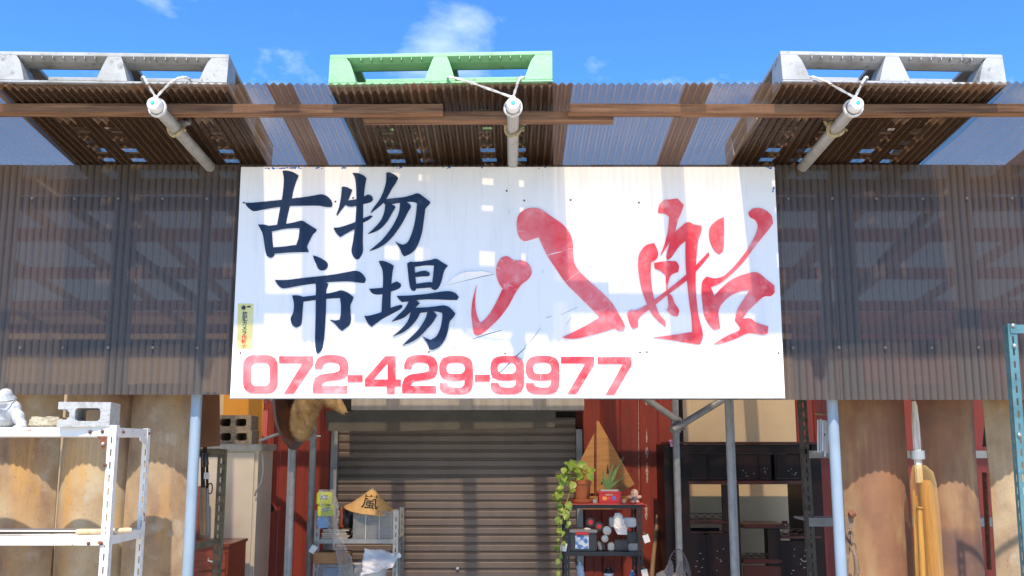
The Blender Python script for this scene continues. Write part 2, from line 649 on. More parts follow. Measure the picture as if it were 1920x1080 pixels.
# ------------------------------------------------------------------ scaffold of steel pipes
scaf = thing('pipe_scaffold', 'grey steel pipe scaffold carrying the canopy roof, two pale blue front posts', 'scaffold', (0, 4.4, 0))
RP = 0.0243


def pipe(name, a, b, m='galv', r=RP, parent=scaf, seg=16):
    mb = MB()
    mb.tube([a, b], r, seg)
    return mb.build(name, m, parent, smooth=True)


def clamp(p, parent=scaf, m='galv'):
    mb = MB()
    p = Vector(p)
    mb.cbox(p - Vector((0.034, 0.034, 0.028)), p + Vector((0.034, 0.034, 0.028)), 0.008)
    mb.tube([p + Vector((0.03, -0.02, 0)), p + Vector((0.065, -0.02, 0))], 0.007, 8)
    mb.tube([p + Vector((-0.01, -0.03, 0)), p + Vector((-0.01, -0.055, 0))], 0.010, 6)
    return mb.build('clamp', m, parent)


def post(px, py, Y, m='galv', top=None, r=RP):
    x = P(px, py, Y).x
    return pipe('post', (x, Y, 0), (x, Y, (zr(Y) - 0.07) if top is None else top), m, r)


post(361, 900, 4.40, 'galv_blue')
post(1568, 900, 4.40, 'galv_blue')
post(1374, 950, 5.25)
post(544, 950, 6.0)
post(583, 950, 6.9)
post(1267, 800, 6.75, top=2.2)
# rafters that jut out past the roof edge, with white end caps
for px in (290, 962, 1605):
    ye = 3.60
    x = P(px, 190, ye).x
    zat = lambda Y: EYE + 1.318 - 0.055 * (Y - 3.60)
    pt = lambda Y: Vector((x, Y, zat(Y)))
    rp_ = pipe('rafter', pt(ye), pt(4.37), 'galv_light')
    mb = MB()
    M = Matrix.Rotation(R(90) - math.atan(0.055), 4, 'X')
    mb.lathe([(0.0265, -0.03), (0.0275, -0.028), (0.0275, 0.004), (0.024, 0.012), (0.013, 0.0165), (0.002, 0.018)], pt(ye - 0.004), 18, M)
    mb.build('end_cap', 'cap_white', rp_, smooth=True)
    mb = MB()
    mb.lathe([(0.0085, 0.016), (0.0085, 0.0195), (0.006, 0.0205)], pt(ye - 0.004), 12, M)
    mb.build('plug', 'teal_dot', rp_)
    mb = MB()
    yc = 3.845
    cpt = pt(yc)
    ring = [cpt + Vector((0.031 * math.cos(a), 0.012 * math.sin(2 * a), 0.031 * math.sin(a))) for a in [2 * math.pi * k / 16 for k in range(17)]]
    mb.tube(ring, 0.0075, 8)
    mb.tube([cpt + Vector((-0.03, 0, 0.012)), cpt + Vector((-0.045, -0.005, 0.028)), cpt + Vector((-0.04, 0.005, 0.045))], 0.006, 6)
    mb.tube([cpt + Vector((0.03, 0, 0.005)), cpt + Vector((0.043, -0.01, -0.012))], 0.005, 6)
    mb.build('string_lashing', 'old_rope', rp_, smooth=True)
    mb = MB()
    mb.cbox(cpt + Vector((-0.036, -0.005, 0.012)), cpt + Vector((0.036, 0.03, 0.036)), 0.006)
    mb.tube([cpt + Vector((0.034, 0.012, 0.03)), cpt + Vector((0.055, 0.012, 0.03))], 0.011, 10)
    mb.build('clamp', 'galv', rp_)
# braces and cross pipes behind the screen
pipe('brace', P(70, 342, 4.47), P(388, 580, 4.47))
pipe('brace', P(1795, 342, 4.47), P(1552, 602, 4.47))
clamp(P(383, 578, 4.40))
clamp(P(1553, 600, 4.40))
pipe('cross_pipe', P(-200, 336, 4.62), P(88, 336, 4.62), 'timber', 0.02)
pipe('cross_pipe', P(1795, 338, 4.62), P(2150, 338, 4.62), 'timber', 0.02)
pipe('cross_pipe', P(-700, 650, 4.46) + Vector((0, 0, -.03)), P(2600, 650, 4.46) + Vector((0, 0, -.03)), 'galv', 0.02)
pipe('brace', P(1165, 715, 6.66), P(1282, 797, 6.66), r=0.023)
pipe('brace', P(1262, 806, 6.6), P(1400, 722, 6.6), r=0.023)
clamp(P(1268, 790, 6.68))
clamp(P(1266, 805, 6.63))
pipe('brace', P(455, 700, 6.9), P(560, 790, 6.9), r=0.02)
pipe('brace', P(488, 826, 6.2), P(560, 800, 6.05), r=0.010)
clamp(P(585, 818, 6.86))
# ------------------------------------------------------------------ signboard
YG = 4.26
sign = thing('signboard', 'long white signboard with navy and red Japanese lettering and phone number', 'sign', (-0.018, YG, EYE + 0.215))
sx0, sx1 = P(452, 313, YG).x, P(1452, 313, YG).x
sz0, sz1 = P(960, 746, YG).z, P(960, 313, YG).z
mb = MB()
mb.box((sx0, YG, sz0), (sx1, YG + 0.018, sz1))
mb.build('panel', 'white_paint', sign)
mb = MB()
mb.box((sx0 - 0.002, YG - 0.0015, sz0 - 0.004), (sx1 + 0.002, YG + 0.02, sz0 - 0.0002))
mb.build('edge_strip', 'galv', sign)
for x in (-0.9, 0.0, 0.9):
    mb = MB()
    mb.box((x - 0.02, YG + 0.0185, sz0 + 0.1), (x + 0.02, YG + 0.04, sz1 - 0.05))
    mb.build('batten', 'timber', sign)


def on_sign(px, py, w):
    p = P(px, py, YG)
    return Vector((p.x, YG - w, p.z))


LET = {}
LET['letter_old'] = ('navy', 450, 310, 5.4, [
    [(432, 60), (470, 55), (540, 72), (595, 105), (575, 150), (545, 240), (525, 335), (505, 410), (480, 520), (462, 605), (440, 640), (375, 618), (395, 510), (415, 400), (430, 320), (442, 220), (445, 130)],
    [(50, 382), (140, 380), (280, 366), (415, 352), (525, 338), (680, 320), (790, 300), (840, 297), (890, 320), (925, 358), (937, 400), (925, 424), (870, 422), (800, 410), (650, 410), (510, 412), (400, 422), (280, 440), (150, 465), (120, 458), (80, 425)],
    [(185, 602), (235, 602), (290, 615), (320, 665), (330, 760), (340, 850), (350, 900), (335, 930), (305, 937), (275, 915), (258, 860), (245, 770), (230, 690), (205, 640)],
    [(290, 615), (375, 605), (500, 590), (560, 578), (630, 563), (680, 590), (775, 650), (775, 665), (740, 695), (690, 690), (607, 640), (540, 637), (440, 645), (330, 668), (315, 660)],
    [(607, 638), (700, 640), (778, 655), (740, 700), (705, 765), (675, 830), (697, 878), (640, 880), (570, 870), (572, 812), (595, 740)],
    [(335, 833), (450, 825), (575, 810), (680, 830), (697, 878), (520, 882), (345, 895)]])
LET['letter_thing'] = ('navy', 620, 310, 5.4, [
    [(222, 80), (280, 82), (340, 110), (363, 135), (350, 200), (338, 300), (330, 400), (328, 520), (328, 640), (325, 780), (325, 880), (290, 945), (265, 955), (235, 930), (212, 870), (228, 770), (245, 640), (255, 520), (262, 400), (260, 280), (255, 180), (245, 120)],
    [(115, 218), (160, 222), (220, 250), (200, 300), (178, 350), (150, 400), (110, 450), (65, 510), (60, 500), (85, 430), (105, 330)],
    [(150, 398), (172, 358), (260, 345), (340, 318), (380, 297), (415, 312), (430, 345), (410, 372), (340, 392), (260, 410), (210, 420), (165, 410)],
    [(30, 635), (100, 628), (255, 575), (330, 540), (410, 508), (425, 518), (390, 550), (330, 582), (250, 640), (160, 690), (98, 727), (60, 690)],
    [(565, 78), (600, 75), (660, 105), (685, 130), (660, 180), (620, 240), (570, 330), (535, 380), (480, 430), (405, 487), (430, 440), (490, 360), (530, 280), (560, 180)],
    [(530, 350), (600, 340), (740, 325), (820, 305), (885, 287), (940, 320), (1010, 375), (1000, 395), (960, 440), (955, 470), (940, 580), (925, 680), (890, 790), (850, 860), (800, 900), (745, 923), (725, 900), (700, 840), (655, 775), (690, 792), (735, 805), (780, 780), (815, 710), (845, 610), (865, 500), (875, 390), (860, 378), (780, 370), (640, 390), (580, 395), (545, 395)],
    [(555, 385), (600, 390), (650, 415), (655, 430), (625, 480), (580, 560), (520, 630), (460, 670), (380, 697), (440, 640), (510, 560), (545, 470)],
    [(705, 372), (760, 372), (800, 395), (815, 420), (780, 480), (740, 560), (690, 640), (630, 720), (560, 790), (480, 840), (395, 870), (440, 830), (520, 760), (600, 660), (660, 560), (695, 470)]])
LET['letter_market'] = ('navy', 500, 470, 5.4, [
    [(470, 50), (510, 60), (580, 95), (615, 125), (620, 155), (600, 188), (560, 202), (525, 185), (505, 140), (482, 90)],
    [(85, 298), (200, 298), (350, 280), (540, 260), (700, 240), (820, 218), (900, 205), (950, 220), (990, 260), (1003, 295), (990, 328), (930, 325), (840, 312), (700, 315), (560, 325), (400, 345), (280, 365), (180, 382), (140, 372), (110, 340)],
    [(260, 455), (310, 453), (370, 468), (372, 520), (365, 600), (358, 700), (345, 755), (300, 780), (265, 755), (245, 690), (270, 630), (278, 540)],
    [(365, 470), (500, 452), (620, 435), (700, 418), (755, 403), (820, 425), (880, 470), (870, 505), (850, 550), (850, 620), (855, 690), (840, 750), (765, 812), (740, 795), (690, 740), (640, 700), (700, 708), (740, 700), (752, 640), (752, 540), (745, 480), (620, 487), (500, 500), (365, 518)],
    [(490, 310), (590, 315), (625, 340), (605, 400), (602, 500), (600, 620), (592, 760), (580, 900), (560, 1000), (520, 1045), (500, 1010), (492, 900), (495, 760), (498, 600), (500, 450), (500, 360)]])
LET['letter_place'] = ('navy', 670, 470, 5.4, [
    [(217, 108), (260, 105), (330, 130), (370, 155), (355, 230), (345, 340), (338, 460), (335, 600), (330, 650), (245, 650), (248, 560), (255, 440), (262, 300), (255, 200), (235, 150)],
    [(120, 387), (200, 382), (270, 372), (350, 335), (400, 312), (440, 335), (443, 362), (420, 385), (350, 412), (260, 440), (195, 445), (150, 430)],
    [(72, 663), (130, 658), (240, 625), (340, 580), (440, 550), (460, 562), (440, 590), (350, 640), (250, 695), (145, 772), (110, 740)],
    [(505, 130), (545, 112), (585, 130), (583, 200), (590, 280), (597, 385), (575, 412), (545, 395), (525, 320), (512, 200)],
    [(525, 118), (640, 112), (750, 95), (800, 85), (860, 120), (915, 152), (880, 190), (780, 200), (775, 150), (690, 150), (575, 165)],
    [(778, 150), (915, 155), (880, 205), (855, 300), (820, 380), (785, 402), (750, 385), (765, 280)],
    [(575, 228), (680, 205), (725, 220), (737, 240), (720, 258), (650, 262), (575, 270)],
    [(585, 340), (740, 320), (775, 330), (770, 372), (590, 385)],
    [(400, 460), (540, 455), (700, 440), (830, 420), (930, 412), (990, 430), (1027, 470), (1010, 500), (930, 500), (800, 495), (640, 497), (520, 515), (450, 522), (420, 490)],
    [(530, 500), (590, 500), (632, 535), (590, 575), (540, 620), (470, 680), (350, 720), (410, 660), (480, 590)],
    [(560, 580), (700, 575), (800, 565), (880, 557), (940, 580), (993, 640), (970, 680), (935, 720), (920, 800), (890, 890), (840, 965), (770, 1003), (730, 1000), (715, 950), (660, 865), (700, 890), (745, 905), (800, 870), (840, 790), (860, 690), (860, 630), (780, 615), (640, 630), (555, 640)],
    [(545, 615), (640, 625), (600, 700), (540, 770), (460, 830), (360, 868), (430, 810), (510, 720)],
    [(715, 610), (760, 610), (808, 655), (770, 720), (700, 800), (620, 880), (540, 930), (455, 960), (520, 900), (620, 800), (690, 690)]])
LET['letter_eight'] = ('red_letter', 870, 380, 4.0, [
    [(270, 425), (310, 402), (345, 412), (370, 432), (440, 435), (485, 462), (508, 510), (500, 550), (470, 585), (430, 615), (385, 680), (330, 780), (270, 860), (200, 930), (130, 985), (100, 998), (75, 980), (62, 900), (55, 830), (65, 730), (95, 620), (85, 700), (88, 800), (110, 880), (125, 903), (180, 850), (240, 750), (290, 645), (265, 610), (243, 550), (242, 490)],
    [(400, 120), (430, 70), (480, 45), (540, 40), (585, 55), (640, 95), (740, 165), (795, 235), (815, 300), (818, 380), (830, 460), (860, 510), (940, 590), (1040, 680), (1110, 755), (1150, 820), (1205, 925), (1195, 962), (1160, 960), (1130, 945), (1060, 965), (930, 1000), (850, 1018), (770, 1020), (735, 1010), (800, 980), (920, 920), (1020, 860), (960, 800), (860, 700), (770, 610), (700, 510), (620, 390), (560, 260), (480, 285), (450, 290), (415, 260), (398, 200)]])
LET['letter_boat_left'] = ('red_letter', 1170, 360, 3.6, [
    [(228, 140), (240, 85), (275, 55), (310, 52), (360, 45), (402, 90), (385, 140), (360, 200), (345, 270), (415, 210), (440, 205), (470, 220), (520, 228), (522, 260), (500, 330), (490, 420), (484, 520), (484, 640), (490, 740), (505, 850), (530, 950), (528, 990), (512, 1030), (440, 1020), (320, 1000), (200, 983), (330, 965), (460, 945), (455, 850), (440, 740), (425, 600), (415, 480), (415, 330), (370, 370), (320, 440), (295, 460), (285, 440), (310, 335), (265, 405), (245, 430), (270, 360), (295, 270), (305, 170), (280, 150)],
    [(150, 360), (200, 345), (215, 370), (230, 420), (215, 455), (182, 475), (180, 560), (190, 660), (210, 750), (240, 830), (275, 870), (280, 910), (230, 870), (180, 810), (140, 720), (110, 620), (95, 510), (100, 430), (120, 390)],
    [(20, 820), (45, 795), (75, 800), (170, 750), (280, 670), (400, 575), (480, 500), (570, 405), (575, 430), (500, 520), (420, 600), (300, 690), (190, 780), (100, 850), (95, 910), (60, 925), (40, 890)],
    [(203, 480), (280, 468), (350, 468), (370, 500), (365, 540), (320, 560), (300, 600), (290, 690), (284, 640), (280, 560), (240, 530), (205, 515)],
    [(290, 680), (320, 700), (340, 750), (370, 800), (360, 840), (330, 835), (288, 800), (300, 770)]])
LET['letter_boat_right'] = ('red_letter', 1300, 380, 3.856, [
    [(218, 105), (220, 250), (212, 350), (185, 375), (150, 345), (120, 280), (112, 210), (130, 165), (170, 130)],
    [(395, 75), (430, 45), (490, 42), (560, 90), (575, 150), (540, 200), (450, 310), (360, 430), (260, 530), (180, 590), (125, 610), (150, 675), (200, 620), (290, 550), (400, 510), (460, 505), (520, 550), (585, 600), (588, 650), (560, 675), (510, 680), (440, 740), (380, 800), (355, 840), (410, 838), (450, 865), (540, 895), (535, 945), (510, 955), (440, 945), (390, 945), (300, 985), (200, 1018), (145, 1022), (250, 960), (330, 925), (340, 905), (300, 850), (320, 770), (370, 690), (405, 632), (340, 640), (260, 680), (200, 740), (180, 790), (185, 850), (192, 910), (150, 920), (120, 890), (80, 820), (65, 720), (58, 640), (65, 570), (95, 535), (150, 548), (220, 530), (330, 420), (420, 290), (465, 180), (450, 130), (410, 105)]])
lift = 0
for nm, (m, ox, oy, s, strokes) in LET.items():
    mb = MB()
    for k, st in enumerate(strokes):
        pts = [(ox + a / s, oy + b / s) for a, b in curvy(st)]
        mb.prism([pts], on_sign, 0.0, 0.0045 + 0.00035 * k)
    mb.build(nm if False else 'letter', m, sign)


def rrect(x0, y0, x1, y1, r, n=6):
    out = []
    for cx, cy, a0 in ((x1 - r, y0 + r, -90), (x1 - r, y1 - r, 0), (x0 + r, y1 - r, 90), (x0 + r, y0 + r, 180)):
        for k in range(n + 1):
            a = R(a0 + 90 * k / n)
            out.append((cx + r * math.cos(a), cy + r * math.sin(a)))
    return out


S7 = [(412, 88), (725, 88), (725, 165), (545, 433), (458, 433), (628, 152), (412, 152)]
S2 = [(742, 205), (742, 165), (770, 103), (830, 80), (960, 80), (1020, 100), (1048, 150), (1048, 235), (1020, 285), (960, 305), (860, 317), (815, 332), (798, 362), (1038, 362), (1038, 430), (724, 430), (724, 350), (745, 288), (800, 257), (920, 240), (965, 225), (975, 195), (960, 158), (920, 147), (850, 147), (818, 165), (808, 205)]
S4 = [(1390, 88), (1488, 88), (1488, 302), (1535, 302), (1535, 367), (1478, 367), (1478, 436), (1405, 436), (1405, 367), (1202, 367), (1202, 302)]
S9 = [(70, 335), (140, 335), (152, 362), (190, 375), (270, 375), (298, 352), (303, 300), (260, 312), (150, 310), (95, 288), (70, 240), (70, 160), (97, 108), (160, 87), (290, 87), (347, 108), (375, 160), (375, 360), (348, 417), (290, 438), (160, 438), (100, 420), (72, 380)]
H9 = [(135, 180), (152, 155), (185, 148), (260, 148), (290, 160), (303, 190), (300, 222), (280, 245), (250, 250), (170, 250), (143, 232)]
sh = lambda pts, d: [(x + d, y) for x, y in pts]
DIG = [
    (440, [rrect(80, 78, 398, 432, 95), rrect(152, 147, 325, 364, 48)]),
    (440, [S7]), (440, [curvy(S2, 3, 40)]), (440, [[(1042, 262), (1182, 262), (1182, 325), (1042, 325)]]),
    (440, [S4, [(1412, 150), (1412, 302), (1280, 302)]]), (440, [curvy(sh(S2, 823), 3, 40)]),
    (810, [curvy(S9, 3, 40), curvy(H9, 3)]), (810, [[(395, 258), (535, 258), (535, 322), (395, 322)]]),
    (810, [curvy(sh(S9, 472), 3, 40), curvy(sh(H9, 472), 3)]), (810, [curvy(sh(S9, 798), 3, 40), curvy(sh(H9, 798), 3)]),
    (810, [[(1190, 92), (1498, 92), (1498, 165), (1332, 436), (1250, 436), (1415, 155), (1190, 155)]]),
    (810, [[(1528, 96), (1842, 96), (1842, 168), (1682, 444), (1602, 444), (1762, 159), (1528, 159)]])]
for ox, loops in DIG:
    mb = MB()
    mb.prism([[(ox + a / 4.923, 650 + b / 4.923) for a, b in lp] for lp in loops], on_sign, 0.0, 0.0045)
    mb.build('digit', 'red_letter', sign)


def streak(mbx, pts, wid, w=0.0012):
    """thin scratch along points in photo pixels on the board"""
    for i in range(len(pts) - 1):
        a, b = Vector(pts[i]), Vector(pts[i + 1])
        d = (b - a).normalized()
        nrm = Vector((-d.y, d.x))
        wa = wid * (0.4 if i == 0 else 1.0)
        wb = wid * (0.35 if i == len(pts) - 2 else 1.0)
        q = [a + nrm * wa / 2, b + nrm * wb / 2, b - nrm * wb / 2, a - nrm * wa / 2]
        mbx.prism([[(p.x, p.y) for p in q]], on_sign, 0.0, w + 0.00005 * i)


mb = MB()
for pts, wd in (([(986, 651), (968, 668), (940, 696), (919, 710)], 1.6), ([(923, 708), (945, 711), (962, 710)], 1.0), ([(833, 535), (880, 524), (926, 514)], 1.3), ([(886, 636), (912, 627), (941, 619)], 1.4),
                ([(831, 658), (850, 654), (872, 649)], 0.7), ([(1024, 596), (1034, 593)], 1.6), ([(1052, 590), (1083, 576)], 0.8), ([(1062, 609), (1072, 594)], 0.7), ([(985, 649), (1000, 634), (1014, 614)], 0.7),
                ([(953, 401), (956, 392)], 0.8), ([(1017, 505), (1018, 513)], 0.5), ([(1104, 502), (1111, 500)], 0.6)):
    streak(mb, pts, wd)
mb.build('scratches', 'scratch', sign)['kind'] = 'stuff'
mb = MB()
for pts, wd in (([(1026, 479), (1040, 475), (1054, 472)], 1.6), ([(1064, 468), (1073, 466)], 1.5), ([(1060, 530), (1086, 509)], 1.0), ([(970, 433), (983, 434)], 1.0), ([(937, 486), (943, 492)], 1.4), ([(931, 502), (938, 504)], 1.8),
                ([(962, 491), (967, 487)], 1.4), ([(953, 534), (962, 538)], 1.2), ([(1096, 569), (1103, 565)], 1.2), ([(1131, 582), (1145, 571)], 0.8), ([(1013, 712), (1015, 700)], 1.2), ([(1036, 673), (1030, 678)], 1.0)):
    streak(mb, pts, wd, 0.0058)
mb.build('scratches', 'scratch_pale', sign)['kind'] = 'stuff'
mb = MB()
random.seed(3)
for cx, n in ((505, 5), (527, 6), (540, 7), (560, 6), (597, 3), (642, 5), (745, 5), (835, 3), (900, 2), (1015, 2), (1445, 6)):
    for k in range(n):
        x = cx + random.uniform(-9, 9)
        y = 314 + random.uniform(-0.3, 2.2)
        r_ = random.uniform(0.8, 2.2)
        pts = [(x + r_ * 1.5 * math.cos(a) * random.uniform(0.6, 1.2), y + r_ * 0.8 * math.sin(a) * random.uniform(0.6, 1.2)) for a in [2 * math.pi * i / 7 for i in range(7)]]
        pts = [(a, max(b, 313.3)) for a, b in pts]
        mb.prism([pts], on_sign, 0.0, 0.0008 + 0.00002 * k)
for (x, y) in ((1451, 352), (1450, 355), (1449, 359)):
    mb.prism([[(x - 1, y - 2), (x + 1.2, y - 1), (x + 1, y + 2), (x - 1.4, y + 1)]], on_sign, 0, 0.0009)
mb.build('paint_flakes', 'blue_flake', sign)['kind'] = 'stuff'
mb = MB()
mb.lathe([(0.0045, 0), (0.0045, 0.001), (0.003, 0.002)], M=Matrix.Rotation(R(90), 4, 'X'), seg=10)
s0 = None
for (px, py) in ((457, 380), (629, 378), (662, 371), (804, 660), (451, 662), (950, 358), (983, 376), (1198, 380), (947, 663), (1200, 661), (1213, 660), (1460, 662), (1070, 375)):
    p = on_sign(px, py, 0)
    if s0 is None:
        s0 = mb.build('screw', 'bolt_rust', sign, origin=(0, 0, 0))
        s0.location = p - sign.location
    else:
        again(s0, p - sign.location)


def text_mesh(body, size, extr=0.0, bold=0.0):
    cu = bpy.data.curves.new('lettering', 'FONT')
    cu.body = body
    cu.size = size
    cu.extrude = extr
    cu.offset = bold
    cu.resolution_u = 3
    cu.align_x = 'CENTER'
    o = bpy.data.objects.new('lettering', cu)
    C.objects.link(o)
    dg = bpy.context.evaluated_depsgraph_get()
    dg.update()
    me = bpy.data.meshes.new_from_object(o.evaluated_get(dg))
    bpy.data.objects.remove(o)
    return me


def text_obj(body, fn, m, parent, size, bold=0.0):
    """fn(u, v) maps the flat lettering (metres, centred baseline) to world points"""
    me = text_mesh(body, size, 0.0, bold)
    base = parent_world(parent)
    for v in me.vertices:
        v.co = fn(v.co.x, v.co.y) - base
    me.materials.clear()
    me.materials.append(MT[m])
    o = bpy.data.objects.new('lettering', me)
    C.objects.link(o)
    o.parent = parent
    return o


# torn flap of the board's skin between the lettering
mb = MB()
fl = [(834, 535), (852, 519), (872, 511), (905, 509), (926, 513), (880, 524)]
tri = tessellate_polygon([[Vector((x, y, 0)) for x, y in fl]])
lift_ = [0.0015, 0.006, 0.012, 0.010, 0.002, 0.0015]
mb.add([on_sign(x, y, w_) for (x, y), w_ in zip(fl, lift_)] + [on_sign(x, y, 0.0005) for x, y in fl], [tuple(t) for t in tri] + [tuple(i + 6 for i in t)[::-1] for t in tri] + [(i, (i + 1) % 6, 6 + (i + 1) % 6, 6 + i) for i in range(6)])
mb.build('torn_flap', 'white_paint', sign)

# small yellow security camera sticker
st = [(446.5, 569), (475.5, 569.5), (472.5, 655), (444, 654.5)]
mb = MB()
mb.prism([st], on_sign, 0.0, 0.0012)
stick = mb.build('sticker', 'sticker', sign)
stick['label'] = 'yellow sticker with black and red vertical writing'
ch = '防犯カメラ作動中'
for k, c in enumerate(ch):
    py = 585 + k * 8.75 + 7.5
    px = 459.6 - 0.035 * (py - 585)
    c0 = on_sign(px, py, 0.0018)
    text_obj(c, lambda u, v, c0=c0: c0 + Vector((u, 0, v)), 'ink' if k < 5 else 'ink_red', stick, 0.0235, 0.0006)
mb = MB()
for k in range(11):
    a = 2 * math.pi * k / 11
    mb.prism([[(457 + 3.0 * math.cos(a - .25), 577 + 3.0 * math.sin(a - .25)), (457 + 6.5 * math.cos(a), 577 + 6.5 * math.sin(a)), (457 + 3.0 * math.cos(a + .25), 577 + 3.0 * math.sin(a + .25))]], on_sign, 0.0, 0.0017)
mb.prism([[(457 + 3.2 * math.cos(a), 577 + 3.2 * math.sin(a)) for a in [2 * math.pi * k / 12 for k in range(12)]]], on_sign, 0, 0.0019)
mb.prism([[(463, 574), (470, 573), (470, 576.5), (464, 577)]], on_sign, 0, 0.0017)
mb.build('emblem', 'ink', stick)

# ------------------------------------------------------------------ pallets lying on the roof
def make_pallet(name, label, m, px0, px1, yaw):
    a, b = P(px0, 150, 3.61), P(px1, 150, 3.61)
    w = b.x - a.x
    d, h = 0.87, 0.136
    cx = (a.x + b.x) / 2
    root = thing(name, label, 'pallet', (cx, 3.61, zr(3.61) + 0.0225), 'plastic pallets weighing down the canopy roof')
    M = Matrix.Translation((cx, 3.61, zr(3.61) + 0.0225)) @ Matrix.Rotation(yaw, 4, 'Z') @ Matrix.Rotation(math.atan(SLOPE), 4, 'X')
    fn = lambda u, v, t: Vector((u, v, t))
    cols = [0.16, 0.30, 0.59, 0.73]
    rows_b = [0.26, 0.43, 0.56, 0.65, 0.76]
    rows = [0.26, 0.34, 0.43, 0.56, 0.65, 0.76]

    def deck(hw, hd, front, z0, z1, nm):
        xs = [0.0]
        for c in cols:
            xs += [c * w / 0.89 - hw, c * w / 0.89 + hw]
        xs = xs + [w]
        if front:                     # long slots behind the front rim
            xs = sorted(xs + [0.105, w / 2 - 0.055, w / 2 + 0.055, w - 0.105])
        ys = [0.0 if front else 0.0195]
        if front:
            ys += [0.088, 0.205]
        for r_ in (rows if front else rows_b):
            ys += [r_ - hd, r_ + hd]
        ys += [d]
        holes = set()
        for i in range(len(xs) - 1):
            xm = (xs[i] + xs[i + 1]) / 2
            for j in range(len(ys) - 1):
                ym = (ys[j] + ys[j + 1]) / 2
                if any(abs(xm - c * w / 0.89) < hw for c in cols) and any(abs(ym - r_) < hd for r_ in (rows if front else rows_b)):
                    holes.add((i, j))
                if front and ys[j] >= 0.087 and ys[j + 1] <= 0.206 and (0.105 < xm < w / 2 - 0.055 or w / 2 + 0.055 < xm < w - 0.105):
                    holes.add((i, j))
        mb = MB()
        mb.M = M
        mb.perf([x - w / 2 for x in xs], ys, holes, fn, z0, z1)
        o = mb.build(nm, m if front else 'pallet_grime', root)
        bv = o.modifiers.new('bevel', 'BEVEL')
        bv.width = 0.003
        bv.segments = 2
        bv.limit_method = 'ANGLE'
        return o
    deck(0.026, 0.022, True, h - 0.017, h, 'top_deck')
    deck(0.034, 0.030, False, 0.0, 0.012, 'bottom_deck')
    # front bottom rail and the sloped beam under the rim
    mb = MB()
    mb.M = M
    mb.cbox((-w / 2, 0.0, 0.0), (w / 2, 0.019, 0.0125), 0.003)
    mb.build('front_rail', m, root)
    for s0, s1 in ((0.105, w / 2 - 0.055), (w / 2 + 0.055, w - 0.105)):
        mb = MB()
        mb.M = M
        sec = [(0.004, h - 0.0168), (0.085, h - 0.0168), (0.085, h - 0.033), (0.072, h - 0.036), (0.03, h - 0.028)]
        mb.prism([sec], lambda u, v, q: Vector((q, u, v)), s0 - w / 2 - 0.03, s1 - w / 2 + 0.03)
        mb.build('front_beam', m, root)
        nr = 7
        for k in range(nr):
            xx = s0 - w / 2 + (s1 - s0) * (k + .5) / nr
            mb = MB()
            mb.M = M
            mb.box((xx - .0015, 0.002, h - 0.027), (xx + .0015, 0.028, h - 0.0172))
            mb.build('rib', m, root)
    n = 6
    for ix, xc in enumerate((0.0, w / 2, w)):
        for iy, (y0, y1) in enumerate(((0.001, 0.13), (d / 2 - 0.07, d / 2 + 0.07), (d - 0.13, d - 0.001))):
            mb = MB()
            mb.M = M
            z0, z1 = 0.0125, h - 0.0165
            rings = []
            for k in range(n + 1):
                t = k / n                                   # 0 bottom
                z = z0 + (z1 - z0) * t
                fl = (1 - t) ** (0.9 if ix == 1 else 0.65)
                if ix == 1:
                    xl, xr = xc - 0.026 - 0.035 * fl, xc + 0.026 + 0.035 * fl
                elif ix == 0:
                    xl, xr = 0.001, 0.067 + 0.043 * fl
                else:
                    xl, xr = w - 0.067 - 0.043 * fl, w - 0.001
                yb = 0.025 * fl
                ya_, yb_ = (y0, y1 - 0.02 + yb) if iy == 0 else ((y0 + .02 - yb, y1 - .02 + yb) if iy == 1 else (y0 + 0.02 - yb, y1))
                rings.append([(xl - w / 2, ya_, z), (xr - w / 2, ya_, z), (xr - w / 2, yb_, z), (xl - w / 2, yb_, z)])
            vs = [v for r_ in rings for v in r_]
            fs = []
            for k in range(n):
                for q in range(4):
                    q2 = (q + 1) % 4
                    fs.append((k * 4 + q, k * 4 + q2, k * 4 + 4 + q2, k * 4 + 4 + q))
            fs += [(3, 2, 1, 0), tuple(n * 4 + q for q in range(4))]
            mb.add(vs, fs)
            mb.build('leg', m, root)
    return root, M


pals = [make_pallet('pallet', 'weathered grey plastic pallet at the left end of the canopy roof', 'pallet_grey', -6, 423, R(2.0)),
        make_pallet('pallet', 'light green plastic pallet in the middle of the canopy roof', 'pallet_green', 613, 1036, R(-2.6)),
        make_pallet('pallet', 'pale grey plastic pallet at the right end of the canopy roof', 'pallet_grey2', 1465, 1893, R(2.4))]

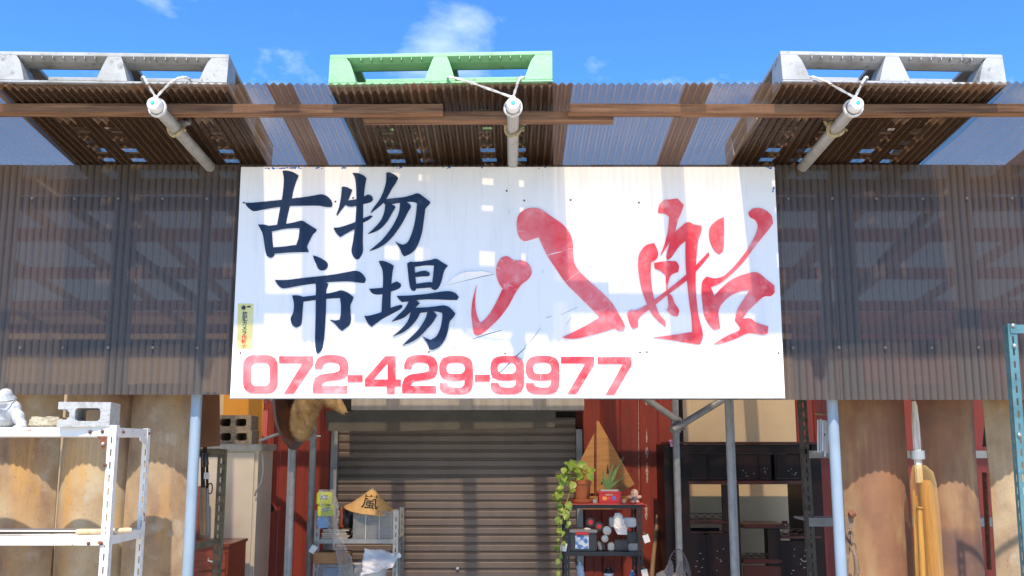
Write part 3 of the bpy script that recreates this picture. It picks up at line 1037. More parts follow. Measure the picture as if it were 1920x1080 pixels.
# ropes that tie each pallet to the rafter below
for px, dxa, dxb, where in ((290, -0.045, 0.10, 'left grey'), (962, -0.24, 0.03, 'green'), (1605, -0.16, 0.04, 'right pale grey')):
    ye = 3.60
    x = P(px, 190, ye).x
    c = Vector((x, ye + 0.022, EYE + 1.317))
    zt = zr(3.60) + 0.036
    rope = thing('rope', 'white rope tying the %s pallet to the capped pipe below' % where, 'rope', c, 'ropes tying down the pallets')

    def twist(pts, r=0.0052, name='strand'):
        dense = []
        P4 = [Vector(p) for p in pts]
        for i in range(len(P4) - 1):
            p0, p1, p2, p3 = P4[max(i - 1, 0)], P4[i], P4[i + 1], P4[min(i + 2, len(P4) - 1)]
            for k in range(6):
                t = k / 6
                dense.append(0.5 * ((2 * p1) + (p2 - p0) * t + (2 * p0 - 5 * p1 + 4 * p2 - p3) * t * t + (3 * p1 - p0 - 3 * p2 + p3) * t**3))
        dense.append(P4[-1])
        mb = MB()
        for ph in (0, math.pi):
            mb.tube([p + Vector((math.cos(i * 1.1 + ph), 0.3 * math.sin(i * 0.7), math.sin(i * 1.1 + ph))) * r * 0.45 for i, p in enumerate(dense)], r * 0.68, 7)
        mb.build(name, 'rope', rope, smooth=True)
    top = c + Vector((0, -0.012, 0.034))
    twist([top, Vector((c.x + dxa * 0.6, 3.59, (top.z + zt) / 2 + 0.01)), Vector((c.x + dxa, 3.590, zt + 0.004)), Vector((c.x + dxa - 0.02, 3.63, zt + 0.010)), Vector((c.x + dxa - 0.02, 3.70, zt + 0.004))])
    twist([top, Vector((c.x + dxb * 0.6, 3.588, (top.z + zt) / 2 + 0.015)), Vector((c.x + dxb, 3.592, zt + 0.004)), Vector((c.x + dxb + 0.02, 3.63, zt + 0.012)), Vector((c.x + dxb + 0.02, 3.70, zt + 0.004))])
    for q in range(2):
        twist([c + Vector((0.033 * math.cos(a), 0.010 * q + 0.012 * math.sin(a * .5), 0.033 * math.sin(a))) for a in [math.pi / 2 + 2 * math.pi * k / 10 for k in range(11)]], 0.0045, 'loop')
    mb = MB()
    mb.ball(top, (0.011, 0.009, 0.010), 10)
    mb.build('knot', 'rope', rope, smooth=True)
# ------------------------------------------------------------------ more materials
MT['red_wall'] = mat('red_painted_metal', (0.27, 0.034, 0.014), 0.55, layers=[((0.16, 0.022, 0.010), 2.6, 0.42, 0.7, (2.5, 1, 0.4)), ((0.30, 0.07, 0.04), 30, 0.6, 0.8)], bump=0.12, bscale=30)
MT['peel'] = mat('peeling_pale_paint', (0.55, 0.42, 0.34), 0.8, layers=[((0.32, 0.16, 0.11), 40, 0.45, 0.6)])
MT['pink_post'] = mat('pink_red_paint', (0.62, 0.14, 0.12), 0.5)
MT['beige_wall'] = mat('beige_board', (0.60, 0.46, 0.27), 0.7, layers=[((0.50, 0.37, 0.21), 3, 0.4, 0.8)], bump=0.05, bscale=60)
MT['dark_gap'] = mat('dark_gap', (0.015, 0.013, 0.012), 0.9)
MT['shutter'] = mat('bronze_shutter', (0.20, 0.155, 0.12), 0.45, 0.15, layers=[((0.15, 0.115, 0.085), 3, 0.4, 0.75, (1.5, 1, 1))])
MT['steel_grey'] = mat('grey_steel', (0.34, 0.35, 0.33), 0.5, 0.35, layers=[((0.26, 0.26, 0.24), 12, 0.45, 0.7)])
MT['hood'] = mat('zinc_hood', (0.50, 0.46, 0.38), 0.5, 0.2, layers=[((0.36, 0.32, 0.25), 4, 0.4, 0.75, (4, 1, 0.6)), ((0.55, 0.53, 0.48), 7, 0.5, 0.8, (5, 1, 0.3))])
MT['tarp'] = mat('olive_grey_board', (0.105, 0.095, 0.07), 0.7, layers=[((0.08, 0.072, 0.05), 8, 0.4, 0.7)])
MT['orange_board'] = mat('orange_board', (0.68, 0.30, 0.025), 0.55, layers=[((0.58, 0.24, 0.02), 3, 0.4, 0.7)])
MT['cream_metal'] = mat('cream_enamel', (0.66, 0.58, 0.44), 0.42, layers=[((0.56, 0.48, 0.35), 4, 0.45, 0.8)])
MT['block'] = mat('concrete_block', (0.46, 0.45, 0.42), 0.95, layers=[((0.34, 0.33, 0.30), 45, 0.45, 0.65)], bump=0.6, bscale=160)
MT['block_brown'] = mat('old_concrete_block', (0.30, 0.25, 0.18), 0.95, layers=[((0.19, 0.15, 0.10), 40, 0.45, 0.65)], bump=0.6, bscale=160)
MT['stone'] = mat('pale_granite', (0.50, 0.50, 0.49), 0.9, layers=[((0.30, 0.30, 0.30), 130, 0.52, 0.66), ((0.60, 0.60, 0.59), 10, 0.5, 0.8)], bump=0.4, bscale=150)
MT['sandstone'] = mat('tan_rough_stone', (0.50, 0.42, 0.29), 0.95, layers=[((0.32, 0.25, 0.15), 45, 0.48, 0.66)], bump=0.9, bscale=60)
MT['white_angle'] = mat('white_enamel_angle', (0.74, 0.72, 0.66), 0.45, layers=[((0.60, 0.54, 0.42), 9, 0.52, 0.8), ((0.30, 0.12, 0.045), 24, 0.635, 0.69)], bump=0.05)
MT['rust'] = mat('rust', (0.22, 0.075, 0.035), 0.85, layers=[((0.12, 0.04, 0.02), 50, 0.45, 0.65)], bump=0.3, bscale=150)
MT['olive_angle'] = mat('olive_angle', (0.19, 0.165, 0.10), 0.6, 0.2, layers=[((0.10, 0.085, 0.055), 30, 0.48, 0.62), ((0.26, 0.22, 0.14), 12, 0.55, 0.8)])
MT['dark_angle'] = mat('dark_olive_angle', (0.10, 0.09, 0.07), 0.6, 0.2, layers=[((0.055, 0.05, 0.04), 30, 0.48, 0.62)])
MT['teal_angle'] = mat('teal_angle', (0.09, 0.20, 0.215), 0.5, 0.1, layers=[((0.06, 0.14, 0.15), 18, 0.45, 0.7), ((0.25, 0.32, 0.32), 60, 0.66, 0.74)])
MT['tan_panel'] = mat('stained_tan_plastic', (0.42, 0.305, 0.165), 0.7, layers=[((0.19, 0.095, 0.048), 2.2, 0.38, 0.62, (1, 1, 0.8)), ((0.46, 0.235, 0.055), 3.0, 0.52, 0.74, (3, 1, 0.5)), ((0.13, 0.075, 0.045), 120, 0.62, 0.70), ((0.44, 0.37, 0.26), 5, 0.56, 0.76)], bump=0.1, bscale=90)
MT['brown_panel'] = mat('stained_brown_plastic', (0.25, 0.112, 0.045), 0.7, layers=[((0.14, 0.055, 0.028), 2.6, 0.40, 0.66, (1, 1, 0.7)), ((0.33, 0.21, 0.09), 2.4, 0.50, 0.72, (2.2, 1, 0.6)), ((0.10, 0.05, 0.034), 1.6, 0.50, 0.70, (1, 1, 1.6)), ((0.40, 0.33, 0.24), 170, 0.69, 0.74)], bump=0.1, bscale=90)
MT['wood_pale'] = mat('pale_wood', (0.62, 0.47, 0.27), 0.65, layers=[((0.50, 0.35, 0.18), 20, 0.42, 0.7, (3, 3, 0.3))], bump=0.1)
MT['wood_sail'] = mat('amber_plywood', (0.52, 0.25, 0.068), 0.5, layers=[((0.40, 0.175, 0.042), 12, 0.42, 0.68, (0.5, 1, 4))])
MT['cherry'] = mat('cherry_wood', (0.27, 0.055, 0.022), 0.35, layers=[((0.15, 0.032, 0.014), 12, 0.42, 0.68, (0.5, 1, 4))], coat=0.3)
MT['lacquer'] = mat('black_lacquer', (0.010, 0.006, 0.006), 0.42, layers=[((0.030, 0.009, 0.007), 5, 0.5, 0.75)], spec=0.22)
MT['lacquer_red'] = mat('dark_red_lacquer', (0.045, 0.010, 0.008), 0.3, spec=0.4)
MT['pearl'] = mat('shell_inlay', (0.30, 0.29, 0.28), 0.35)
MT['black_paint'] = mat('black_paint', (0.018, 0.018, 0.018), 0.5)
MT['black_plastic'] = mat('black_plastic', (0.022, 0.022, 0.024), 0.4)
MT['grey_plastic'] = mat('grey_plastic', (0.22, 0.22, 0.21), 0.45)
MT['red_plastic'] = mat('red_plastic', (0.50, 0.02, 0.018), 0.45)
MT['red_mat'] = mat('red_mat', (0.60, 0.075, 0.06), 0.6)
MT['terracotta'] = mat('terracotta', (0.40, 0.12, 0.040), 0.8, layers=[((0.30, 0.085, 0.03), 14, 0.4, 0.7)])
MT['soil'] = mat('soil', (0.05, 0.035, 0.022), 0.95)
MT['leaf'] = mat('pothos_leaf', (0.17, 0.27, 0.025), 0.42, layers=[((0.42, 0.46, 0.08), 26, 0.45, 0.66), ((0.08, 0.16, 0.02), 40, 0.6, 0.8)])
MT['aloe'] = mat('aloe_leaf', (0.12, 0.21, 0.055), 0.45, layers=[((0.42, 0.44, 0.18), 36, 0.55, 0.75, (3, 3, .5))])
MT['skin_doll'] = mat('doll_skin', (0.72, 0.47, 0.34), 0.4)
MT['doll_cloth'] = mat('doll_cloth', (0.16, 0.15, 0.17), 0.7)
MT['hat_straw'] = mat('straw_hat', (0.66, 0.41, 0.15), 0.75, layers=[((0.50, 0.28, 0.085), 60, 0.45, 0.7)], bump=0.25, bscale=180)
MT['green_pack'] = mat('lime_pack', (0.50, 0.56, 0.035), 0.35)
MT['pack_label'] = mat('teal_label', (0.02, 0.09, 0.13), 0.4)
MT['white_ink'] = mat('white_ink', (0.8, 0.8, 0.8), 0.5)
MT['blue_pack'] = mat('blue_pack', (0.20, 0.36, 0.60), 0.4)
MT['film'] = film_mat('clear_film', (0.93, 0.93, 0.92), (0.78, 0.76, 0.72), 0.10, 0.12)
MT['bin_clear'] = film_mat('clear_bin', (0.80, 0.81, 0.80), (0.55, 0.56, 0.54), 0.30, 0.3)
MT['amber_film'] = film_mat('yellowed_film', (0.95, 0.84, 0.62), (0.62, 0.42, 0.18), 0.10, 0.15)
MT['paper'] = mat('white_paper', (0.80, 0.79, 0.76), 0.7)
MT['cardboard'] = mat('cardboard', (0.40, 0.205, 0.085), 0.8, layers=[((0.33, 0.16, 0.06), 10, 0.4, 0.7)])
MT['books'] = mat('book_covers', (0.10, 0.07, 0.05), 0.6)
MT['page'] = mat('book_pages', (0.58, 0.50, 0.38), 0.8)
MT['fur'] = mat('tan_fur', (0.46, 0.31, 0.14), 0.9, layers=[((0.22, 0.13, 0.055), 14, 0.45, 0.68), ((0.50, 0.36, 0.18), 24, 0.54, 0.74)], bump=0.6, bscale=140)
MT['fur_dark'] = mat('dark_fur', (0.05, 0.028, 0.016), 0.9)
MT['plaque'] = mat('dark_plaque', (0.075, 0.028, 0.018), 0.45, layers=[((0.035, 0.016, 0.012), 14, 0.4, 0.7)])
MT['wood_white'] = mat('bleached_wood', (0.62, 0.55, 0.43), 0.7, layers=[((0.40, 0.31, 0.20), 14, 0.45, 0.7, (3, 3, .4))])
MT['straw'] = mat('orange_straw', (0.50, 0.235, 0.035), 0.6, layers=[((0.30, 0.125, 0.016), 40, 0.42, 0.7, (4, 4, .15)), ((0.62, 0.36, 0.09), 60, 0.56, 0.8, (4, 4, .15))], bump=0.5, bscale=90, bstretch=(4, 4, .1))
MT['iron'] = mat('rusty_iron', (0.20, 0.13, 0.085), 0.7, 0.4, layers=[((0.30, 0.21, 0.15), 50, 0.5, 0.7)], bump=0.3, bscale=150)
MT['blade'] = mat('dark_blade', (0.06, 0.055, 0.05), 0.4, 0.6)
MT['chime'] = mat('aluminium_tube', (0.60, 0.60, 0.60), 0.38, 0.8)
MT['bamboo'] = mat('bamboo', (0.34, 0.21, 0.10), 0.6, layers=[((0.24, 0.14, 0.06), 18, 0.4, 0.7)])
MT['fan_wire'] = mat('fan_wire', (0.16, 0.15, 0.16), 0.35, 0.5)
MT['pink_paper'] = mat('pink_paper', (0.66, 0.32, 0.55), 0.6)
MT['glass_lens'] = mat('lamp_lens', (0.30, 0.30, 0.30), 0.3, 0.5)
MT['tag_green'] = mat('green_string', (0.03, 0.30, 0.10), 0.6)
MT['blue_label'] = mat('blue_white_can', (0.55, 0.62, 0.68), 0.35, layers=[((0.05, 0.17, 0.42), 28, 0.48, 0.56)])
MT['purple'] = mat('purple_print', (0.15, 0.13, 0.42), 0.5)
MT['orange_print'] = mat('orange_print', (0.75, 0.32, 0.06), 0.5)

# ------------------------------------------------------------------ warehouse front
bld = thing('warehouse', 'red painted warehouse front with rolling shutter behind the canopy', 'building', (0, YW, 0))
WT = 2.62


def wx(px, Y=YW):
    return P(px, 900, Y).x


def wall(px0, px1, m, z0=0.0, z1=WT, y=YW, name='wall_panel', t=0.12):
    mb = MB()
    mb.box((wx(px0, y), y, z0), (wx(px1, y), y + t, z1))
    return mb.build(name, m, bld)


# red metal cladding in upright ribs
def cladding(px0, px1, y=YW, z1=WT):
    xa, xb = wx(px0, y), wx(px1, y)
    n = max(1, round((xb - xa) / 0.15))
    w = (xb - xa) / n
    for k in range(n):
        a = xa + k * w
        mb = MB()
        pr = [(a + 0.0008, 0.03), (a + 0.0008, 0.008), (a + 0.012, 0.0), (a + w * 0.5, 0.0), (a + w * 0.5 + 0.006, 0.004), (a + w - 0.014, 0.004), (a + w - 0.0008, 0.010), (a + w - 0.0008, 0.03)]
        mb.prism([pr], lambda u, v, q: Vector((u, y + v, q)), 0.0, z1)
        mb.build('wall_panel', 'red_wall', bld)


cladding(489, 620)
cladding(1093, 1272)
cladding(1497, 1600, z1=2.5)
wall(1273, 1284, 'dark_gap')
wall(1284, 1497, 'beige_wall')
wall(-400, 412, 'beige_wall')
wall(412, 489, 'orange_board', z0=1.0)
wall(412, 489, 'cream_metal', z0=0, z1=0.999)
wall(1600, 2500, 'red_wall')
mb = MB()
mb.box((-6, YW + 0.13, 0), (6, YW + 6, WT + 0.05))
mb.build('rear_hall', 'red_wall', bld)
# pink red post beside the cream cabinet
mb = MB()
mb.box((wx(487.5, 7.2), 7.2, 1.63), (wx(497, 7.2), 7.23, P(0, 767, 7.2).z))
mb.build('trim_post', 'pink_post', bld)
mb = MB()
mb.box((wx(488, 7.2), 7.2, P(0, 757, 7.2).z), (wx(497, 7.2), 7.23, 2.2))
mb.build('trim_post', 'pink_post', bld)
mb = MB()
random.seed(11)
for (px, y0, y1, wd) in ((1197, 748, 925, 1.6), (1212, 750, 760, 5), (1212, 805, 830, 3), (1212, 838, 860, 6), (1212, 868, 905, 5), (1210, 945, 975, 6)):
    n = 10
    L, Rr = [], []
    for k in range(n + 1):
        yy = y0 + (y1 - y0) * k / n
        s = wd * (0.35 + 0.65 * math.sin(math.pi * (k + .3) / (n + .6))) * random.uniform(0.55, 1.1)
        L.append((px - s / 2 + (yy - 750) * 0.008, yy))
        Rr.append((px + s / 2 + (yy - 750) * 0.008, yy))
    mb2 = MB()
    mb2.prism([L + Rr[::-1]], lambda u, v, q: P(u, v, YW - q), 0.0, 0.0015)
    mb2.build('paint_peel', 'peel', bld)
# shutter
shx0, shx1 = wx(632), wx(1081)
shut = MB()
shut.box((shx0, YW + 0.06, 0), (shx1, YW + 0.08, 2.1))
shutter = shut.build('shutter', 'dark_gap', bld)
SP = 0.0628
ztop = P(0, 812, YW).z
mb = MB()
pr = [(0.012, 0.0), (0.012, 0.003), (0.002, 0.006), (0.0, 0.010), (0.0, 0.046), (0.003, 0.050), (0.010, 0.052), (0.010, 0.0555), (0.004, 0.0575), (0.004, 0.0605), (0.012, 0.0622), (0.020, 0.0622), (0.020, 0.0)]
mb.prism([pr], lambda u, v, q: Vector((shx0 + 0.002 + q * (shx1 - shx0 - 0.004), YW + 0.03 + u, v)), 0.0, 1.0)
sl = mb.build('slat', 'shutter', shutter, origin=(0, YW, 0))
nsl = 32
for k in range(nsl):
    z = ztop + 0.12 - (k + 1) * SP
    if z < 0:
        break
    loc = Vector((0, 0, z)) + Vector((random.uniform(-.001, .001), random.uniform(-0.0012, 0.0012), 0))
    if k == 0:
        sl.location = loc
    else:
        again(sl, loc, shutter)
for (a, b) in ((620, 632), (1081, 1092)):
    mb = MB()
    xa, xb = wx(a), wx(b)
    mb.box((xa, YW - 0.03, 0), (xb, YW + 0.058, P(0, 805, YW).z))
    mb.build('guide_rail', 'steel_grey', bld)
hy = 7.26
mb = MB()
mb.box((wx(655, hy), hy, P(0, 769, hy).z), (wx(1097, hy), YW - 0.002, 2.3))
mb.build('shutter_hood', 'hood', bld)
mb = MB()
mb.box((wx(640, hy), hy + 0.02, P(0, 768, hy).z), (wx(654, hy), YW - 0.004, 2.3))
mb.build('hood_end', 'dark_gap', bld)
mb = MB()
a = [(611, 771), (1042, 771), (1040, 801), (900, 804), (760, 808), (613, 808)]
mb.prism([a], lambda u, v, q: P(u, v, hy + 0.01 - q), 0.0, 0.008)
mb.build('valance', 'tarp', bld)
mb = MB()
p = P(858, 1065, YW + .02)
mb.tube([p, p + Vector((0, -0.012, 0))], 0.012, 12)
mb.build('lock', 'bolt', bld)
mb = MB()
p = P(509, 950, YW - 0.004)
mb.M = Matrix.Translation(p) @ Matrix.Rotation(R(-24), 4, 'Y')
mb.cbox((-0.016, -0.02, -0.035), (0.016, 0.0, 0.035), 0.004)
mb.build('door_catch', 'dark_gap', bld)


# ------------------------------------------------------------------ slotted angle posts
def angle_post(mb, base, z0, z1, w=0.04, fx=1, fy=1, t=0.0022, lean=0.0, pitch=0.05):
    """L profile, corner at base; one flange runs in x (fx), the other in y (fy), both slotted"""
    xs = [0, w * 0.40, w * 0.60, w]
    ys = [z0]
    z = z0 + 0.02
    while z + 0.03 < z1:
        ys += [z, z + 0.028]
        z += pitch
    ys.append(z1)
    holes = {(1, j) for j in range(1, len(ys) - 1, 2)}
    bx, by = base
    lx = lambda v: lean * (v - z0)
    mb.perf(xs, ys, holes, lambda u, v, q: Vector((bx + fx * u + lx(v), by + fy * q, v)), 0, t)
    mb.perf([t * 1.2] + xs[1:], ys, holes, lambda u, v, q: Vector((bx + fx * q + lx(v), by + fy * u, v)), 0, t)


def bolt(p, parent, m='bolt', r=0.009, d=Vector((0, -1, 0))):
    mb = MB()
    q = d.to_track_quat('Z', 'Y').to_matrix().to_4x4()
    mb.lathe([(r, 0), (r, 0.002), (r * .75, 0.005), (r * 0.3, 0.0068)], p, 10, q)
    return mb.build('bolt', m, parent, smooth=True)


# ---- white shelf unit at the left
ws = thing('shelf_rack', 'white rusty slotted angle shelf rack at the left, two shelves', 'shelf', (-1.9, 3.88, 0))
XR = P(212, 900, 3.88).x
XL = XR - 0.92
YA, YB = 3.88, 4.25
ZT1, ZT2 = P(200, 801, YA).z, P(200, 1005, YA).z
for (bx, by, fx, fy, top) in ((XR, YA, -1, 1, P(0, 797, YA).z), (XR, YB, -1, -1, ZT1 + 0.002), (XL, YA, 1, 1, ZT1 + 0.002), (XL, YB, 1, -1, ZT1 + 0.002)):
    mb = MB()
    angle_post(mb, (bx, by), 0.0, top, 0.033, fx, fy)
    mb.build('post', 'white_angle', ws)
for zt in (ZT1, ZT2):
    mb = MB()
    e = 0.0035
    a, b = (XL + e, YA + e), (XR - e, YB - e)
    mb.box((a[0], a[1], zt - 0.003), (b[0], b[1], zt - 0.001))
    for q in (((a[0], a[1]), (b[0], a[1] + 0.002)), ((a[0], b[1] - .002), (b[0], b[1])), ((a[0], a[1] + .0025), (a[0] + .002, b[1] - .0025)), ((b[0] - .002, a[1] + .0025), (b[0], b[1] - .0025))):
        mb.box((q[0][0], q[0][1], zt - 0.036), (q[1][0], q[1][1], zt - 0.0032))
    mb.box((a[0], a[1] + 0.0025, zt - 0.036), (b[0], a[1] + 0.014, zt - 0.034))
    mb.build('shelf', 'white_angle', ws)
# front lips proud of the posts, as the trays are bolted over them
for zt in (ZT1, ZT2):
    mb = MB()
    mb.box((XL, YA - 0.003, zt - 0.035), (XR - 0.022, YA - 0.0008, zt))
    mb.build('shelf_lip', 'white_angle', ws)
mb = MB()
g_ = [(182, 818), (200, 818), (200, 832), (196, 843), (192, 843), (188, 832)]
mb.prism([g_], lambda u, v, q: P(u, v, YA - 0.0036 - q), 0.0, 0.002)
mb.build('gusset', 'rust', ws)
for (px, py, m) in ((169, 810, 'bolt_rust'), (192, 809, 'bolt_rust'), (193, 832, 'bolt'), (190, 1019, 'bolt_rust'), (166, 1019, 'bolt_rust'), (197, 872, 'bolt_rust')):
    bolt(P(px, py, YA - 0.005), ws, m, 0.0075)
mb = MB()
mb.prism([[(0, 0), (0.11, 0), (0.11, -0.012), (0.05, -0.03), (0.0, -0.075)]], lambda u, v, q: Vector((XR - 0.001 - q, YB - u - .004, ZT1 - 0.037 + v)), 0.0, 0.002)
mb.build('gusset', 'white_angle', ws)
for yy in (YA + 0.07, YB - 0.02):
    bolt(Vector((XR, yy, ZT1 - 0.018)), ws, 'bolt_rust', 0.007, Vector((1, 0, 0)))

# ---- half concrete block, rough stone and granite frog on the top shelf
zt = ZT1
bp = P(207, 800, 3.90)
blk = MB()
hw = 0.195


def block_loops(w, h, full=True):
    outer = [(0, 0), (w, 0), (w, h), (0, h), (0, h * .70), (0.032, h * .70), (0.043, h * .58), (0.043, h * .42), (0.032, h * .29), (0, h * .29)]
    hole = rrect(0.064, h * 0.24, 0.158, h * 0.76, h * 0.14)
    return [outer, hole[::-1]]


Mb = Matrix.Translation((bp.x + 0.006, 3.875, zt)) @ Matrix.Rotation(R(11), 4, 'Z')
blk.M = Mb
blk.prism(block_loops(hw, 0.098), lambda u, v, q: Vector((u - hw, q, v)), 0.0, 0.19)
ob = blk.build('half_block', 'block', None, origin=Mb.translation)
tag(ob, 'half concrete block with one open hole on the white shelf top', 'concrete block')
ob.modifiers.new('bevel', 'BEVEL').width = 0.0025

mb = MB()
p0, p1 = P(50, 803, 3.93), P(111, 803, 3.93)
mb.cbox((p0.x, 3.93, zt - 0.0005), (p1.x, 4.05, zt + 0.043), 0.009)
ob = mb.build('rough_stone', 'sandstone', None, origin=((p0.x + p1.x) / 2, 3.99, zt))
ob.modifiers.new('sub', 'SUBSURF').levels = 2
ob.modifiers['sub'].render_levels = 3
ob.modifiers['sub'].subdivision_type = 'SIMPLE'
tx = bpy.data.textures.new('stone_noise', 'CLOUDS')
tx.noise_scale = 0.03
dp = ob.modifiers.new('disp', 'DISPLACE')
dp.texture = tx
dp.strength = 0.012
dp.mid_level = 0.6
tag(ob, 'small tan rough stone slab between the stone frog and the half block', 'stone')

frog = thing('stone_frog', 'pale granite frog statue sitting on the left end of the white shelf', 'statue', (P(-2, 804, 3.98).x, 3.98, zt))
fx0 = P(-2, 804, 3.98).x
mb = MB()
fp = lambda px, py, dy=0.0: P(px, py, 3.98 + dy)


def bl(px, py, dy, rx, ry, rz):
    mb.ball(fp(px, py, dy), (rx, ry, rz), 18)


bl(-6, 784, 0.03, 0.098, 0.095, 0.052)      # belly
bl(0, 768, 0.01, 0.080, 0.08, 0.046)
bl(-4, 757, -0.01, 0.078, 0.075, 0.022)     # lower jaw
bl(-4, 747, -0.005, 0.074, 0.07, 0.024)     # head top
bl(11, 738, -0.025, 0.026, 0.028, 0.022)    # eye bulges
bl(-22, 738, -0.025, 0.026, 0.028, 0.022)
bl(27, 768, -0.02, 0.026, 0.034, 0.036)     # right shoulder and foreleg
bl(35, 783, -0.035, 0.023, 0.032, 0.030)
bl(41, 795, -0.04, 0.019, 0.03, 0.018)
bl(44, 800, -0.06, 0.011, 0.03, 0.009)
bl(37, 801, -0.07, 0.010, 0.028, 0.008)
bl(30, 801, -0.072, 0.010, 0.026, 0.008)
bl(-36, 785, -0.03, 0.03, 0.04, 0.04)
bl(-38, 799, -0.06, 0.03, 0.04, 0.012)
ob = mb.build('body', 'stone', frog)
remesh(ob, 0.0055, 5)
mb = MB()
mb.tube([fp(px, py, dy) for px, py, dy in ((-44, 752, -0.03), (-25, 753, -0.073), (-3, 753.5, -0.082), (16, 752.5, -0.067), (29, 750, -0.03))], 0.0032, 6)
mb.build('mouth_line', 'grey_plastic', frog)

# ---- wooden handled saw on the lower shelf
saw = thing('hand_saw', 'hand saw with pale wooden handle lying on the lower white shelf', 'saw', P(190, 1003, 3.96))
zz = ZT2 + 0.012
mb = MB()
x1, x2 = P(143, 1000, 3.93).x, P(246, 1000, 3.99).x
mb.tube([(x1, 3.93, zz), (x1 + 0.012, 3.931, zz), (x1 + 0.12, 3.95, zz), (x2 - 0.01, 3.985, zz + 0.001), (x2, 3.99, zz + 0.001)], [0.009, 0.0115, 0.010, 0.0115, 0.009], 12)
mb.build('handle', 'wood_pale', saw, smooth=True)
mb = MB()
mb.prism([[(0, -0.006), (0.36, -0.012), (0.36, 0.012), (0, 0.005)]], lambda u, v, q: Vector((x1 + 0.004 - u, 3.93 - u * 0.06 + v * .9, zz - 0.004 + v * 0.35 + q)), 0, 0.0012)
mb.build('blade', 'blade', saw)


# ------------------------------------------------------------------ curved stained panels
def curved_panel(label, px0, px1, Y, m, sag=0.10, taper=0.0, top=1.90, group='curved stained panels standing under the canopy', lean=0.0):
    xa, xb = P(px0, 850, Y).x, P(px1, 850, Y).x
    w = xb - xa
    n, nz_ = 18, 12
    vs, fs = [], []
    for t in (0, 0.006):
        for j in range(nz_ + 1):
            z = 0.02 + (top - 0.02) * j / nz_
            tp = 1 - taper * (1.75 - z)
            for i in range(n + 1):
                s = -1 + 2 * i / n
                y = Y + sag * (s * s) + 0.004 * math.sin(z * 5 + px0) + t + lean * (1.9 - z)
                vs.append((xa + w / 2 + s * w / 2 * tp + 0.003 * math.sin(z * 4 + px1), y, z))
    N = (n + 1) * (nz_ + 1)
    for q in (0, N):
        for j in range(nz_):
            for i in range(n):
                a = q + j * (n + 1) + i
                fs.append((a, a + 1, a + n + 2, a + n + 1))
    for j in range(nz_):
        for i in (0, n):
            a = j * (n + 1) + i
            fs.append((a, a + n + 1, N + a + n + 1, N + a))
    for i in range(n):
        for j in (0, nz_):
            a = j * (n + 1) + i
            fs.append((a, a + 1, N + a + 1, N + a))
    mb = MB()
    mb.add(vs, fs)
    o = mb.build('curved_panel', m, None, smooth=True, origin=(xa + w / 2, Y, 0))
    return tag(o, label, 'panel', group)


GP = 'curved stained panels standing under the canopy'
curved_panel('curved tan stained panel at the far left edge, behind the white rack', -62, 93, 4.53, 'tan_panel')
curved_panel('curved tan stained panel behind the wooden saw handle and white rack post', 98, 226, 4.54, 'tan_panel')
curved_panel('curved tan panel beside the left blue post, with rusty right edge', 230, 352, 4.53, 'tan_panel', 0.07)
curved_panel('curved reddish brown panel just right of the right blue post', 1586, 1713, 4.54, 'brown_panel', 0.07, taper=0.02)
curved_panel('curved reddish brown panel behind the wrapped rods', 1728, 1846, 4.57, 'brown_panel', 0.07, taper=0.10)
curved_panel('curved tan panel at the far right behind the teal rack post', 1864, 2000, 4.53, 'tan_panel', 0.07)
# thin sticks seen in the gaps of the left panels
mb = MB()
mb.tube([P(97, 1090, 4.82), P(101, 743, 4.82)], 0.010, 8)
ob = mb.build('wooden_stake', 'straw', None, origin=P(97, 1090, 4.82))
tag(ob, 'thin orange wooden stake in the gap behind the tan stone slab', 'stake')
mb = MB()
mb.tube([P(212, 1085, 4.86), P(222, 842, 4.86)], 0.011, 10)
pole = mb.build('striped_pole', 'paper', None, smooth=True, origin=P(212, 1085, 4.86))
tag(pole, 'white pole with red bands behind the white rack post', 'pole')
for (a, b) in ((917, 932), (943, 957)):
    mb = MB()
    mb.tube([P(219 - (a - 842) * 0.04, b, 4.86), P(219.6 - (a - 842) * 0.04, a, 4.86)], 0.0118, 10)
    mb.build('band', 'ink_red', pole)

# brown board hanging above the olive rack
mb = MB()
mb.prism([[(344, 735), (412, 735), (413, 836), (346, 842)]], lambda u, v, q: P(u, v, 5.1 - q), 0.0, 0.012)
ob = mb.build('brown_board', 'brown_panel', None, origin=P(378, 842, 5.1))
tag(ob, 'flat brown stained board above the olive tool rack', 'board')

# ---- olive rack with hanging tools
rk = thing('tool_rack', 'olive rusty slotted angle rack behind the left blue post', 'rack', P(380, 1080, 5.3))
for (px, Y) in ((413, 5.3), (340, 5.3)):
    mb = MB()
    angle_post(mb, (P(px + 7, 900, Y).x, Y), 0.0, P(0, 842, Y).z, 0.04, -1, 1)
    mb.build('post', 'olive_angle', rk)
for (ya, yb, za, zb) in ((5.296, 5.296, 848, 848),):
    mb = MB()
    mb.box((P(330, 850, 5.3).x, 5.29, P(0, 857, 5.3).z), (P(413, 850, 5.3).x, 5.2995, P(0, 841, 5.3).z))
    mb.build('rail', 'olive_angle', rk)
mb = MB()
mb.prism([[(330, 1024), (414, 1008), (414, 1021), (330, 1038)]], lambda u, v, q: P(u, v, 5.296 - q), 0, 0.006)
mb.build('rail', 'olive_angle', rk)


